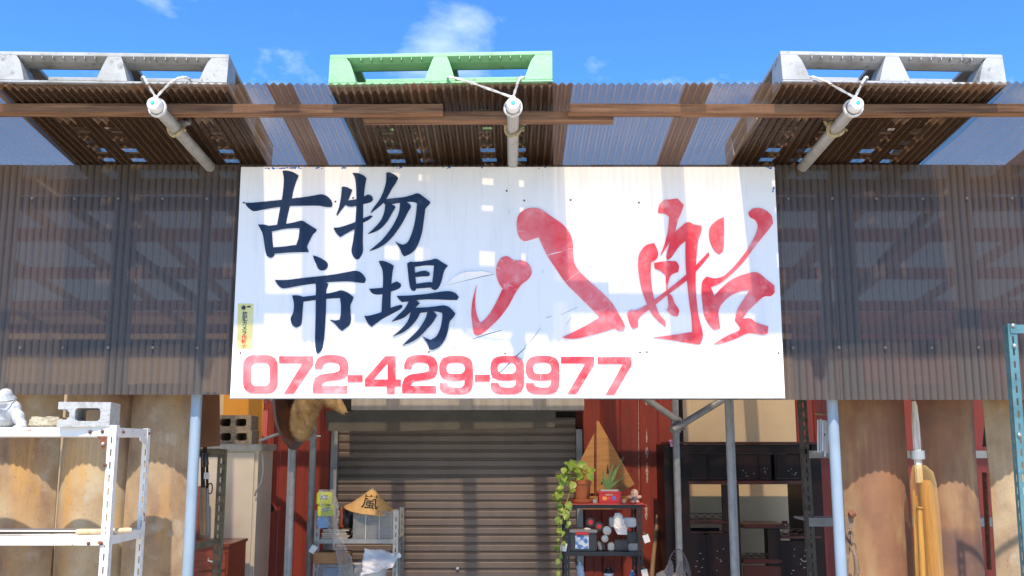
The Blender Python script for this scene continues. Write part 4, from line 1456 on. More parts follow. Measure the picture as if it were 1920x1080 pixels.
def hang_tool(label, name, px, y0, y1, Y, wood, wid=0.011):
    t = thing(name, label, 'tool', P(px, y1, Y), 'tools hanging in the olive rack')
    a, b = P(px, y0, Y), P(px + 1, y1, Y)
    mid = a.lerp(b, 0.45)
    mb = MB()
    mb.prism([[(-wid * .5, 0), (wid * .5, 0), (wid * .5, 1), (-wid * .5, 1)]], lambda u, v, q: mid.lerp(a, v) + Vector((u, q, 0)), 0, 0.003)
    mb.build('blade', 'blade', t)
    mb = MB()
    mb.tube([mid + Vector((0, 0, 0.004)), mid - Vector((0, 0, 0.02)), b.lerp(mid, .2), b], [wid * .6, wid * .8, wid * .85, wid * .6], 10)
    mb.build('handle', wood, t, smooth=True)
    return t


hang_tool('long chisel with brown handle hanging just right of the blue post', 'chisel', 380, 845, 1003, 5.24, 'bamboo', 0.022)
hang_tool('slim chisel with grey brown handle hanging nearest the olive post', 'chisel', 388, 850, 1000, 5.25, 'grey_plastic', 0.014)
hang_tool('short dark file hanging at the top of the olive rack', 'file', 384, 828, 876, 5.22, 'blade', 0.022)
mb = MB()
mb.tube([P(394, 916, 5.27) + Vector((0.012 * math.cos(a), 0, 0.028 * math.sin(a))) for a in [2 * math.pi * k / 16 for k in range(17)]], 0.0035, 6)
ob = mb.build('scissor_handle', 'black_plastic', None, origin=P(394, 916, 5.27))
tag(ob, 'black oval tool loop hanging in the olive rack', 'tool')
mb = MB()
mb.box(P(382, 898, 5.23), P(393, 886, 5.231) + Vector((0, .001, 0)))
ob = mb.build('price_tag', 'paper', None, origin=P(388, 892, 5.23))
tag(ob, 'small white price tag among the hanging tools', 'tag')

# ---- cream cabinet with two blocks on top
YC = 6.75
cab = thing('cream_cabinet', 'tall cream steel cabinet between the olive rack and red wall', 'cabinet', P(430, 1080, YC))
cxa, cxb = P(318, 900, YC).x, P(483, 900, YC).x
zc_ = P(0, 846, YC).z
mb = MB()
mb.box((cxa, YC, 0), (cxb, YC + 0.4, zc_))
mb.build('body', 'cream_metal', cab)
mb = MB()
mb.box((cxa + 0.01, YC - 0.014, 0.05), (P(476, 900, YC).x, YC - 0.0005, zc_ - 0.01))
dr = mb.build('door', 'cream_metal', cab)
mb = MB()
mb.cbox(P(449, 1062, YC) + Vector((0, -0.026, 0)), P(462, 1033, YC) + Vector((0, -0.0145, 0)), 0.003)
mb.build('latch', 'steel_grey', dr)
mb = MB()
mb.cbox((cxa - 0.01, YC - 0.03, zc_ + 0.0005), (P(493, 840, YC).x, YC + 0.4, zc_ + 0.05), 0.006)
mb.build('top_ledge', 'hood', cab)
mb = MB()
mb.tube([P(492, 850, YC - .03), P(494, 880, YC - .03), P(490, 905, YC - .03), P(480, 922, YC - .03), P(478, 930, YC - .02)], 0.006, 8)
mb.build('cable', 'grey_plastic', cab, smooth=True)
ztp = zc_ + 0.05
for k, lab in enumerate(('lower of two old concrete blocks stacked on the cream cabinet', 'upper of two old concrete blocks stacked on the cream cabinet')):
    w, h = 0.39, 0.098
    xr = P(472 - 2 * k, 820, YC + .03).x
    outer = rrect(0, 0, w, h, 0.006, 2)
    hs = [rrect(w - 0.035 - 0.075 - i * 0.108, 0.022, w - 0.035 - i * 0.108, h - 0.024, 0.016)[::-1] for i in range(3)]
    mb = MB()
    mb.prism([outer] + hs, lambda u, v, q: Vector((xr - w + u, YC + 0.03 + q, ztp + k * 0.0985 + v)), 0.0, 0.19)
    ob = mb.build('concrete_block', 'block_brown', None, origin=(xr - w / 2, YC + 0.1, ztp + k * 0.0985))
    mb = MB()
    mb.box((xr - w + .01, YC + .19, ztp + k * .0985 + .01), (xr - .01, YC + .20, ztp + k * .0985 + h - .01))
    mb.build('web', 'block_brown', ob)
    tag(ob, lab, 'concrete block', 'concrete blocks on the cream cabinet')

# ---- cherry wood chest of drawers
YD = 6.2
ch_ = thing('drawer_chest', 'cherry wood chest of drawers with metal pulls, bottom left', 'chest', P(410, 1080, YD))
xa, xb = P(372, 1040, YD).x, P(428, 1040, YD).x
zt_ = P(0, 1020, YD).z
mb = MB()
mb.box((xa - .25, YD, 0), (xb, YD + 0.4, zt_ - 0.02))
mb.build('body', 'cherry', ch_)
mb = MB()
mb.cbox((xa - .26, YD - 0.015, zt_ - 0.0195), (xb + 0.012, YD + 0.41, zt_), 0.004)
mb.build('top', 'cherry', ch_)
for k in range(3):
    z1 = zt_ - 0.04 - k * 0.125
    mb = MB()
    mb.cbox((xa + .005, YD - 0.014, z1 - 0.112), (xb - 0.01, YD - 0.0005, z1), 0.004)
    d = mb.build('drawer', 'cherry', ch_)
    mb = MB()
    xm = P(402, 1040, YD).x
    mb.tube([(xm - .03, YD - .015, z1 - .045), (xm - .026, YD - .03, z1 - .058), (xm, YD - .034, z1 - .064), (xm + .026, YD - .03, z1 - .058), (xm + .03, YD - .015, z1 - .045)], 0.006, 8)
    mb.build('pull', 'bolt', d, smooth=True)
# reddish furniture seen between the blue post and the tan panel
mb = MB()
mb.cbox((P(325, 1000, 6.5).x, 6.5, 0), (P(372, 1000, 6.5).x, 6.64, P(0, 912, 6.5).z), 0.006)
w2 = mb.build('wooden_cupboard', 'cherry', None, origin=P(340, 1080, 6.5))
tag(w2, 'dark cherry cupboard seen left of the left blue post', 'cupboard')

# ------------------------------------------------------------------ stuffed animal head on a plaque
YM = 5.86
an = thing('mounted_animal_head', 'tan furry stuffed animal head on dark shield plaque below the signboard', 'taxidermy', P(575, 835, YM))
mp_ = lambda px, py, dy=0.0: P(px, py, YM + dy)
nrm = Vector((0.72, -0.69, 0.0)).normalized()
tng = Vector((0.69, 0.72, 0.0)).normalized()
pc = mp_(556, 765, 0.03)
sh_ = [(-0.115, 0.20), (0.115, 0.20), (0.15, 0.10), (0.14, -0.05), (0.10, -0.15), (0.03, -0.235), (0, -0.25), (-0.03, -0.235), (-0.10, -0.15), (-0.14, -0.05), (-0.15, 0.10)]
mb = MB()
mb.prism([curvy(sh_, 4, 60)], lambda u, v, q: pc + tng * u + Vector((0, 0, v)) + nrm * q, -0.03, 0.0)
pq = mb.build('plaque', 'plaque', an)
pq.modifiers.new('bevel', 'BEVEL').width = 0.006
mb = MB()


def bl2(px, py, dy, r, sq=(1, 1, 1)):
    mb.ball(mp_(px, py, dy), tuple(r * s for s in sq), 20)


bl2(568, 790, -0.02, 0.088, (0.85, 0.9, 1.25))     # chest
bl2(572, 772, -0.05, 0.090, (0.9, 0.95, 1.1))
bl2(580, 752, -0.09, 0.082, (1, 1, 1.0))
bl2(592, 735, -0.13, 0.074)
bl2(604, 730, -0.16, 0.068)
bl2(616, 740, -0.19, 0.058, (1.05, 1, 0.95))       # skull
bl2(626, 752, -0.21, 0.046, (1.1, 1, 0.85))
bl2(634, 760, -0.22, 0.036)
bl2(641, 767, -0.23, 0.028)                        # muzzle
bl2(646, 772, -0.235, 0.019)
bl2(608, 706, -0.14, 0.022, (0.7, 0.9, 1.4))       # ears, above the board edge
bl2(592, 708, -0.20, 0.022, (0.7, 0.9, 1.4))
bd = mb.build('body', 'fur', an)
remesh(bd, 0.009, 4)
mb = MB()
mb.ball(mp_(649.5, 776, -0.245), (0.010, 0.010, 0.008), 10)
mb.build('nose', 'black_plastic', an, smooth=True)
mb = MB()
mb.tube([mp_(630, 771, -0.252), mp_(636, 775, -0.256), mp_(643, 780, -0.252), mp_(647, 780, -0.25)], 0.0022, 6)
mb.build('mouth', 'fur_dark', an)
for (px, py, dy) in ((627, 747, -0.252),):
    mb = MB()
    mb.ball(mp_(px, py, dy), 0.0065, 10)
    mb.build('eye', 'black_plastic', an, smooth=True)
# coat: many short hair tufts over the body
dg = bpy.context.evaluated_depsgraph_get()
dg.update()
em = bd.evaluated_get(dg).to_mesh()
random.seed(5)
hv, hf = [], []
polys = [p for p in em.polygons]
base = an.location
for k in range(7000):
    p = random.choice(polys)
    c = Vector(p.center) + base
    nn = Vector(p.normal)
    muzzle = max(0, min(1, (c.x - mp_(622, 750).x) / 0.08))
    L = (0.020 - 0.014 * muzzle) * random.uniform(0.6, 1.2)
    d = (nn * 0.45 + Vector((0, 0, -0.9)) + Vector((random.gauss(0, .25), random.gauss(0, .25), random.gauss(0, .2))) - Vector((0.5 * (1 - muzzle), 0, 0)) * 0.3).normalized()
    sd = d.cross(nn)
    if sd.length < 1e-3:
        continue
    sd = sd.normalized() * 0.0011
    o_ = len(hv)
    hv += [c - sd, c + sd, c + d * L + nn * 0.003]
    hf.append((o_, o_ + 1, o_ + 2))
bd.evaluated_get(dg).to_mesh_clear()
mb = MB()
mb.add(hv, hf)
fu = mb.build('fur', 'fur', an, fix=False)
fu['kind'] = 'stuff'
# ------------------------------------------------------------------ grey shelf left of the shutter
YQ = 6.62
gs = thing('steel_shelf', 'light grey steel shelf crowded with boxes left of the shutter', 'shelf', P(668, 1080, YQ))
gx0, gx1 = P(589, 1000, YQ).x, P(747, 1000, YQ).x
zs1 = P(0, 1011, YQ).z
ztp = P(0, 957, YQ).z
for (x, y, fx, fy) in ((gx0, YQ, 1, 1), (gx1, YQ, -1, 1), (gx0, YQ + .36, 1, -1), (gx1, YQ + .36, -1, -1)):
    mb = MB()
    angle_post(mb, (x, y), 0, ztp, 0.036, fx, fy)
    mb.build('post', 'steel_grey', gs)
for z in (zs1, zs1 - 0.40, 0.2):
    mb = MB()
    mb.box((gx0 + .003, YQ + .003, z - 0.028), (gx1 - .003, YQ + .357, z))
    mb.build('shelf', 'steel_grey', gs)
bolt(P(748, 1042, YQ - .003), gs, 'cap_white', 0.016)

# clear storage box
bx0, bx1 = P(661, 1000, YQ).x, P(736, 1000, YQ).x
bz0, bz1 = zs1 + 0.001, P(0, 959, YQ).z
by0, by1 = YQ + 0.01, YQ + 0.30
bn = thing('storage_box', 'clear plastic storage box with red clip under the straw hat', 'storage box', ((bx0 + bx1) / 2, by0, bz0))
mb = MB()
t = 0.003
mb.box((bx0, by0, bz0), (bx1, by0 + t, bz1 - 0.012))
mb.box((bx0, by1 - t, bz0), (bx1, by1, bz1 - 0.012))
mb.box((bx0, by0 + t, bz0), (bx0 + t, by1 - t, bz1 - 0.012))
mb.box((bx1 - t, by0 + t, bz0), (bx1, by1 - t, bz1 - 0.012))
mb.box((bx0 + t, by0 + t, bz0), (bx1 - t, by1 - t, bz0 + t))
mb.build('tub', 'bin_clear', bn)
mb = MB()
mb.cbox((bx0 - 0.004, by0 - 0.004, bz1 - 0.0115), (bx1 + 0.004, by1 + 0.004, bz1), 0.003)
mb.build('lid', 'bin_clear', bn)
for xx in (0.32, 0.66):
    mb = MB()
    xq = bx0 + (bx1 - bx0) * xx
    mb.box((xq - 0.0015, by0 - 0.004, bz0), (xq + 0.0015, by0 - 0.0005, bz1 - 0.013))
    mb.build('rib', 'paper', bn)
mb = MB()
mb.cbox((bx0 + (bx1 - bx0) * 0.33, by0 - 0.012, bz1 - 0.022), (bx0 + (bx1 - bx0) * 0.65, by0 + 0.02, bz1 + 0.004), 0.003)
mb.build('clip', 'red_plastic', bn)
for (a, b, c, d, m) in ((.05, .28, .10, .45, 'page'), (.08, .30, .50, .80, 'pallet_green'), (.38, .62, .08, .7, 'grey_plastic'), (.70, .93, .08, .40, 'blue_pack'), (.72, .95, .42, .82, 'pallet_green')):
    mb = MB()
    mb.cbox((bx0 + (bx1 - bx0) * a, by0 + 0.03, bz0 + .006 + (bz1 - bz0) * c * .9), (bx0 + (bx1 - bx0) * b, by0 + 0.12, bz0 + (bz1 - bz0) * d * .9), 0.006)
    ob = mb.build('boxed_item', m, None, origin=(bx0 + (bx1 - bx0) * (a + b) / 2, by0 + .07, bz0))
    side = 'left' if a < .3 else ('middle' if a < .6 else 'right')
    tag(ob, '%s %s item dimly seen in the %s of the clear storage box' % ({'page': 'cream', 'pallet_green': 'green', 'grey_plastic': 'grey', 'blue_pack': 'blue'}[m], 'stored', side), 'item', 'things inside the clear storage box')

# conical straw hat
hc = P(694, 955, YQ + 0.13)
hat = thing('straw_hat', 'conical straw hat with a black brushed character, on the storage box', 'hat', hc)
HR, HH = 0.172, 0.140
tilt = Matrix.Translation(hc) @ Matrix.Rotation(R(7), 4, 'Y') @ Matrix.Rotation(R(7), 4, 'X')
prof = [(HR, 0.0), (HR * .80, HH * .18), (HR * .55, HH * .43), (HR * .3, HH * .70), (HR * .12, HH * .92), (HR * .02, HH)]
mb = MB()
mb.M = tilt
mb.lathe(prof, seg=36)
mb.build('cone', 'hat_straw', hat, smooth=True)
mb = MB()
mb.M = tilt
mb.tube([(HR * math.cos(a), HR * math.sin(a), 0.0) for a in [2 * math.pi * k / 36 for k in range(37)]], 0.004, 6)
mb.build('rim', 'hat_straw', hat, smooth=True)
mb = MB()
mb.M = tilt
mb.ball((0, 0, HH + .002), (0.012, 0.012, 0.006), 10)
mb.build('tip', 'grey_plastic', hat)


def on_hat(u, v):
    # wraps flat lettering round the front of the cone
    s = 0.048 + (0.115 - v)
    frac = min(1.0, max(0.05, s / 0.215))
    r = HR * frac
    a = R(-86) + u / max(r, 0.03) * 0.92
    z = HH * (1 - frac) + 0.0035
    # follow the bowed profile
    z += 0.010 * math.sin(math.pi * frac) * -0.6 + 0.006
    return tilt @ Vector((r * math.cos(a) * 1.015, r * math.sin(a) * 1.015, z))


text_obj('嵐', lambda u, v: on_hat(u, v), 'ink', hat, 0.125, 0.0004)

# dark bag behind the hat, books, figurine
mb = MB()
mb.ball(P(652, 975, YQ + .16), (0.055, 0.06, 0.085), 16)
mb.ball(P(659, 960, YQ + .17), (0.05, 0.06, 0.05), 14)
ob = mb.build('black_bag', 'black_plastic', None, origin=P(652, 1008, YQ + .16))
remesh(ob, 0.008, 4)
tag(ob, 'black bag slumped between the books and the storage box', 'bag')
zb = zs1 + 0.0005
for k, (a, b, th, m) in enumerate(((592, 652, 0.013, 'books'), (594, 655, 0.012, 'cherry'), (593, 650, 0.014, 'books'), (596, 648, 0.010, 'tarp'), (595, 654, 0.012, 'books'))):
    bk = thing('book', '%s book in the pile on the grey shelf' % ('bottom', 'second lowest', 'middle', 'second highest', 'top')[k], 'book', (P(a, 1000, YQ).x, YQ, zb), 'books piled on the grey shelf')
    xa, xb = P(a, 1000, YQ).x + .03, P(b, 1000, YQ).x
    mb = MB()
    mb.box((xa, YQ + .012, zb), (xb, YQ + .2, zb + .0015))
    mb.box((xa, YQ + .012, zb + th - .0015), (xb, YQ + .2, zb + th))
    mb.box((xa, YQ + .013, zb + .0016), (xa + .003, YQ + .2, zb + th - .0016))
    mb.build('cover', m, bk)
    mb = MB()
    mb.box((xa + .0032, YQ + .015, zb + .0017), (xb - .002, YQ + .198, zb + th - .0017))
    mb.build('pages', 'page', bk)
    zb += th + 0.0006
mb = MB()
c = P(640, 985, YQ + .10)
c.z = zb
mb.lathe([(0.020, 0), (0.022, .01), (0.012, .02), (0.014, .05), (0.018, .075), (0.010, .095), (0.013, .11), (0.012, .128), (0.003, .14)], c, 12)
ob = mb.build('wood_figurine', 'cherry', None, smooth=True, origin=c)
tag(ob, 'small dark brown carved figurine standing on the book pile', 'figurine')

# packs of tissue hanging from the shelf post
def pack(label, px0, py0, px1, py1, m, word=None, tiltd=0):
    Yp = YQ - 0.02
    a, b = P(px0, py1, Yp), P(px1, py0, Yp)
    c = (a + b) / 2
    t = thing('snack_pack', label, 'pack', (c.x, Yp, a.z), 'packs hanging on the grey shelf post')
    Mx = Matrix.Translation(c) @ Matrix.Rotation(R(tiltd), 4, 'Y')
    w, h = (b.x - a.x) / 2, (b.z - a.z) / 2
    mb = MB()
    mb.M = Mx
    mb.cbox((-w, -0.022, -h), (w, 0.012, h), 0.008)
    mb.build('packet', m, t, smooth=True)
    if word:
        mb = MB()
        mb.M = Mx
        mb.box((-w * .48, -0.0232, -h * .08), (w * .48, -0.0225, h * .48))
        lb = mb.build('label_patch', 'pack_label', t)
        text_obj(word, lambda u, v: Mx @ Vector((u, -0.0240, v + h * .04)), 'white_ink', lb, 0.026, 0.0006)
    return t


pack('upper lime green packet with dark label on the grey shelf post', 594, 922, 624, 947, 'green_pack', 'Clare', 2)
pack('lower lime green packet with dark label on the grey shelf post', 596, 946, 627, 968, 'green_pack', 'Clare', -3)
pack('light blue packet below the lime green packets', 596, 968, 618, 990, 'blue_pack', None, -5)


def crumple(path, radii, name, label, m, cat, seg=22, amp=0.012, sd=1):
    pts = [Vector(p) for p in path]
    dense, rr = [], []
    for i in range(len(pts) - 1):
        for k in range(8):
            t = k / 8
            dense.append(pts[i].lerp(pts[i + 1], t))
            rr.append(radii[i] + (radii[i + 1] - radii[i]) * t)
    vs, fs = [], []
    for i, p in enumerate(dense):
        for k in range(seg):
            a = 2 * math.pi * k / seg
            d = Vector((math.cos(a), 0.5 * math.sin(a), 0))
            w = noise.noise(Vector((math.cos(a) * 3 + sd, math.sin(a) * 3, i * 0.33))) + 0.6 * noise.noise(Vector((math.cos(a) * 7 + sd, math.sin(a) * 7, i * 0.8)))
            vs.append(p + d * (rr[i] + amp * w) + Vector((0, 0, 0.006 * w)))
    for i in range(len(dense) - 1):
        for k in range(seg):
            fs.append((i * seg + k, i * seg + (k + 1) % seg, (i + 1) * seg + (k + 1) % seg, (i + 1) * seg + k))
    mb = MB()
    mb.add(vs, fs)
    o = mb.build(name, m, None, origin=pts[-1])
    return tag(o, label, cat)


crumple([P(612, 918, YQ - .05), P(620, 960, YQ - .05), P(622, 985, YQ - .05), P(632, 1010, YQ - .05), P(645, 1045, YQ - .05), P(652, 1090, YQ - .05)], [0.05, 0.062, 0.036, 0.03, 0.045, 0.05], 'plastic_bag', 'crumpled clear plastic bag trailing from the lime green packets', 'film', 'bag')
# lower shelf of the grey rack: cardboard flap, bin, white sheet
mb = MB()
mb.cbox(P(587, 1057, YQ - .03), P(654, 1036, YQ - .03) + Vector((0, 0.16, 0)), 0.004)
ob = mb.build('cardboard_box', 'cardboard', None, origin=P(620, 1057, YQ))
tag(ob, 'brown cardboard box below the pile of books', 'box')
mb = MB()
a, b = P(592, 1125, YQ - .02), P(657, 1058, YQ - .02)
mb.box(a, b + Vector((0, .15, 0)))
ob = mb.build('plastic_bin', 'bin_clear', None, origin=a)
tag(ob, 'cloudy plastic bin under the brown cardboard box', 'bin')
mb = MB()
mb.cbox(P(604, 1120, YQ + .02), P(640, 1066, YQ + .02) + Vector((0, .08, 0)), 0.008)
ob = mb.build('blue_item', 'blue_pack', None, origin=P(620, 1120, YQ))
tag(ob, 'dark blue thing inside the cloudy plastic bin', 'item')
mb = MB()
a, b = P(655, 1125, YQ + .01), P(738, 1058, YQ + .01)
mb.lathe([(0.10, 0), (0.115, b.z - a.z - .012), (0.125, b.z - a.z - .010), (0.125, b.z - a.z)], ((a.x + b.x) / 2 - .03, YQ + .16, a.z), 28)
ob = mb.build('white_tub', 'paper', None, smooth=True, origin=a)
tag(ob, 'pale ribbed tub half hidden by the draped white sheet', 'tub')
vs, fs = [], []
n = 16
corners = [P(683, 1028, YQ - .03), P(749, 1038, YQ + .02), P(738, 1062, YQ - .06), P(676, 1082, YQ - .06)]
for j in range(n + 1):
    for i in range(n + 1):
        s, t = i / n, j / n
        p = corners[0] * (1 - s) * (1 - t) + corners[1] * s * (1 - t) + corners[2] * s * t + corners[3] * (1 - s) * t
        bulge = math.sin(math.pi * s) * math.sin(math.pi * t)
        q = noise.noise(Vector((s * 3.1, t * 3.3, 4.2))) + .5 * noise.noise(Vector((s * 8, t * 8, 1)))
        vs.append(p + Vector((0.012 * q, -0.05 * bulge + 0.03 * q, -0.02 * bulge + 0.012 * q)))
for j in range(n):
    for i in range(n):
        a = j * (n + 1) + i
        fs.append((a, a + 1, a + n + 2, a + n + 1))
mb = MB()
mb.add(vs, fs)
ob = mb.build('white_sheet', 'paper', None, smooth='all', origin=corners[3])
ob.modifiers.new('thick', 'SOLIDIFY').thickness = 0.002
tag(ob, 'crumpled white paper sheet draped over the tub on the grey shelf', 'sheet')
crumple([P(718, 1030, YQ + .05), P(728, 1048, YQ + .03), P(735, 1062, YQ + .03)], [0.03, 0.06, 0.04], 'plastic_bag', 'clear plastic bag behind the draped white sheet', 'film', 'bag', sd=9)


def price_tag(label, px, py, Y, rot, string_to=None):
    c = P(px, py, Y)
    t = thing('price_tag', label, 'tag', c, 'white price tags')
    mb = MB()
    mb.M = Matrix.Translation(c) @ Matrix.Rotation(R(rot), 4, 'Y')
    mb.box((-0.020, 0, -0.026), (0.020, 0.0012, 0.026))
    mb.build('card', 'paper', t)
    mb = MB()
    q = string_to if string_to is not None else c + Vector((0.004, 0, 0.06))
    mb.tube([c + Vector((0, -.001, .024)), q], 0.0028, 6)
    mb.build('string', 'tag_green', t)


price_tag('white price tag on the left post of the grey shelf', 587, 1030, YQ - .02, 32, P(590, 1015, YQ - .01))
price_tag('white price tag on the right post of the black shelf', 1212, 1010, YQ - .01, -18, P(1206, 998, YQ - .01))
price_tag('white price tag hanging among the trailing leaves', 1057, 1026, YQ - .03, 8, P(1057, 1012, YQ - .03))
price_tag('white price tag low on the right post of the black shelf', 1209, 1075, YQ - .01, -12, P(1206, 1062, YQ - .01))

# ------------------------------------------------------------------ black shelf right of the shutter
YK = 6.62
bs = thing('black_shelf', 'black steel shelf with plants on a red mat, right of the shutter', 'shelf', P(1130, 1080, YK))
kx0, kx1 = P(1058, 1000, YK).x, P(1205, 1000, YK).x
kz1, kz2 = P(0, 946, YK).z, P(0, 1035, YK).z
for (x, y, fx, fy) in ((kx0, YK, 1, 1), (kx1, YK, -1, 1), (kx0, YK + .34, 1, -1), (kx1, YK + .34, -1, -1)):
    mb = MB()
    angle_post(mb, (x, y), 0, kz1 - .001, 0.034, fx, fy)
    mb.build('post', 'black_paint', bs)
for z in (kz1, kz2, kz2 - .33):
    mb = MB()
    mb.box((kx0 + .003, YK + .003, z - 0.026), (kx1 - .003, YK + .337, z - (0.001 if z == kz1 else 0)))
    mb.build('shelf', 'black_paint', bs)
# red mat that curls over the right edge
vs, fs = [], []
n = 14
for j in range(3):
    for i in range(n + 1):
        s = i / n
        x = kx0 - 0.005 + (kx1 - kx0 + 0.06) * s
        dz = 0.004 + (0.006 * math.sin(s * 5)) ** 2 - (0.03 * max(0, s - .93) / .07)
        vs.append((x, YK - 0.015 + j * 0.16, kz1 + dz + (0.002 if j == 1 else 0)))
for j in range(2):
    for i in range(n):
        a = j * (n + 1) + i
        fs.append((a, a + 1, a + n + 2, a + n + 1))
mb = MB()
mb.add(vs, fs)
ob = mb.build('red_mat', 'red_mat', None, smooth='all', origin=(kx0, YK, kz1))
ob.modifiers.new('thick', 'SOLIDIFY').thickness = 0.004
tag(ob, 'thin red mat curling over the black shelf top', 'mat')
zm = kz1 + 0.006
# pot and saucer with trailing plant
pc = P(1091, 940, YK + .10)
pc.z = zm
pot = thing('potted_vine', 'trailing variegated vine in a terracotta pot on the red mat', 'potted plant', pc)
mb = MB()
mb.lathe([(0.070, 0.0), (0.088, 0.006), (0.094, 0.026), (0.090, 0.028), (0.078, 0.012)], pc, 28)
mb.build('saucer', 'terracotta', pot, smooth=True)
mb = MB()
mb.lathe([(0.050, 0.013), (0.061, 0.125), (0.067, 0.126), (0.069, 0.152), (0.063, 0.153), (0.058, 0.130)], pc, 28)
mb.build('pot', 'terracotta', pot, smooth=True)
mb = MB()
mb.lathe([(0.056, 0.128), (0.057, 0.138), (0.02, 0.142)], pc, 20)
mb.build('soil', 'soil', pot)
random.seed(21)
# one leaf mesh: heart shaped, folded along its midrib
lv = [(0, 0, 0), (0.30, 0.10, .05), (0.46, 0.38, .07), (0.36, 0.72, .03), (0, 1.15, -.12), (-0.36, 0.72, .03), (-0.46, 0.38, .07), (-0.30, 0.10, .05), (0, 0.38, -.03), (0, 0.75, -.06)]
lf = [(0, 1, 2, 8), (8, 2, 3, 9), (9, 3, 4), (0, 8, 6, 7), (8, 9, 5, 6), (9, 4, 5)]
lme = bpy.data.meshes.new('leaf')
lme.from_pydata(lv, [], lf)
lme.materials.append(MT['leaf'])
lme.polygons.foreach_set('use_smooth', [True] * len(lf))


def leaf(p, d, size, parent, up=Vector((0, -1, 0.5))):
    o = bpy.data.objects.new('leaf', lme)
    C.objects.link(o)
    o.parent = parent
    d = Vector(d).normalized()
    zx = (up - d * up.dot(d)).normalized()
    xx = d.cross(zx)
    Mr = Matrix((xx, d, zx)).transposed().to_4x4()
    o.matrix_local = Matrix.Translation(Vector(p) - parent_world(parent)) @ Mr @ Matrix.Diagonal((size, size, size, 1))
    return o


vines = [[(1088, 893), (1080, 872), (1062, 880), (1052, 900), (1048, 930), (1046, 960), (1048, 1000), (1046, 1035), (1047, 1085)],
         [(1090, 892), (1086, 868), (1070, 862), (1058, 878), (1045, 915), (1036, 935)],
         [(1085, 893), (1070, 890), (1056, 915), (1050, 945), (1062, 958), (1068, 975), (1066, 990)],
         [(1093, 893), (1090, 880), (1098, 884), (1103, 892)],
         [(1088, 893), (1076, 900), (1066, 930), (1058, 960), (1052, 985), (1055, 1015), (1050, 1050)]]
for vi, vn in enumerate(vines):
    pts = []
    for i, (px, py) in enumerate(vn):
        pts.append(P(px, py, YK + 0.10 - min(0.14, 0.05 * i) + 0.012 * math.sin(i * 2 + vi)))
    mb = MB()
    mb.tube(pts, 0.0032, 6)
    mb.build('stem', 'leaf', pot, smooth=True)
    nl = {0: 16, 1: 13, 2: 10, 3: 4, 4: 9}[vi]
    for k in range(nl):
        t = (k + .5) / nl * (len(pts) - 1)
        i = int(t)
        p = pts[i].lerp(pts[min(i + 1, len(pts) - 1)], t - i)
        dense = t < 4.0
        sz = random.uniform(0.032, 0.066) if dense else random.uniform(0.022, 0.046)
        d = Vector((random.uniform(-1, 0.7), random.uniform(-0.7, 0.1), random.uniform(-1.0, 0.35 if dense else -0.1)))
        leaf(p + Vector((random.uniform(-.012, .012), random.uniform(-.03, .0), random.uniform(-.01, .01))), d, sz, pot, Vector((random.uniform(-.4, .4), -1, random.uniform(0.2, 0.9))))

# red box planted with a spiky aloe
ax0, ax1 = P(1123, 930, YK + .03).x, P(1165, 930, YK + .03).x
az1 = P(0, 922, YK + .03).z
al = thing('aloe_planter', 'spiky aloe growing in a small red printed box', 'potted plant', ((ax0 + ax1) / 2, YK + .03, zm))
mb = MB()
mb.cbox((ax0, YK + .03, zm), (ax1, YK + .13, az1), 0.004)
rb = mb.build('box', 'red_plastic', al)
mb = MB()
mb.cbox((ax0 - .004, YK + .026, az1 - .012), (ax1 + .004, YK + .134, az1 + .002), 0.002)
mb.build('rim', 'red_plastic', al)
for (a, b, c, d, m) in ((.28, .62, .68, .80, 'peel'), (.16, .34, .28, .58, 'orange_print'), (.36, .48, .36, .50, 'ink_red')):
    mb = MB()
    mb.box((ax0 + (ax1 - ax0) * a, YK + .0285, zm + (az1 - zm) * c), (ax0 + (ax1 - ax0) * b, YK + .0296, zm + (az1 - zm) * d))
    mb.build('print', m, rb)
mb = MB()
cc = Vector((ax0 + (ax1 - ax0) * .66, YK + .0296, zm + (az1 - zm) * .44))
mb.tube([cc, cc + Vector((0, -.0012, 0))], 0.015, 14)
mb.build('print', 'purple', rb)
mb = MB()
mb.cbox((ax0 + .012, YK + .04, az1 - .002), (ax1 - .010, YK + .12, az1 + .012), 0.005)
mb.build('gravel_top', 'stone', al)
cx = (ax0 + ax1) / 2 - 0.01
for k, (dx, dy, h, bend) in enumerate(((0.10, -.02, 0.25, .35), (0.035, .0, 0.20, .2), (-0.04, -.03, 0.15, -.2), (0.02, -.05, 0.16, .1), (0.12, -.03, 0.13, .9), (-0.02, .03, 0.13, -.1), (0.06, .04, 0.17, .3), (-0.055, .01, 0.10, -.4))):
    vs, fs = [], []
    ns = 8
    for i in range(ns + 1):
        t = i / ns
        c = Vector((cx + dx * (t + bend * .35 * t * t), YK + .08 + dy * t, az1 + .008 + h * (t - 0.10 * t * t)))
        wd = 0.013 * (1 - t ** 1.6) + 0.0008
        vs += [c + Vector((-wd, 0, 0)), c + Vector((0, .007 * (1 - t), 0)), c + Vector((wd, 0, 0)), c + Vector((0, -.004 * (1 - t), -0.002))]
    for i in range(ns):
        for q in range(4):
            fs.append((i * 4 + q, i * 4 + (q + 1) % 4, i * 4 + 4 + (q + 1) % 4, i * 4 + 4 + q))
    mb = MB()
    mb.add(vs, fs)
    mb.build('leaf', 'aloe', al, smooth=True)

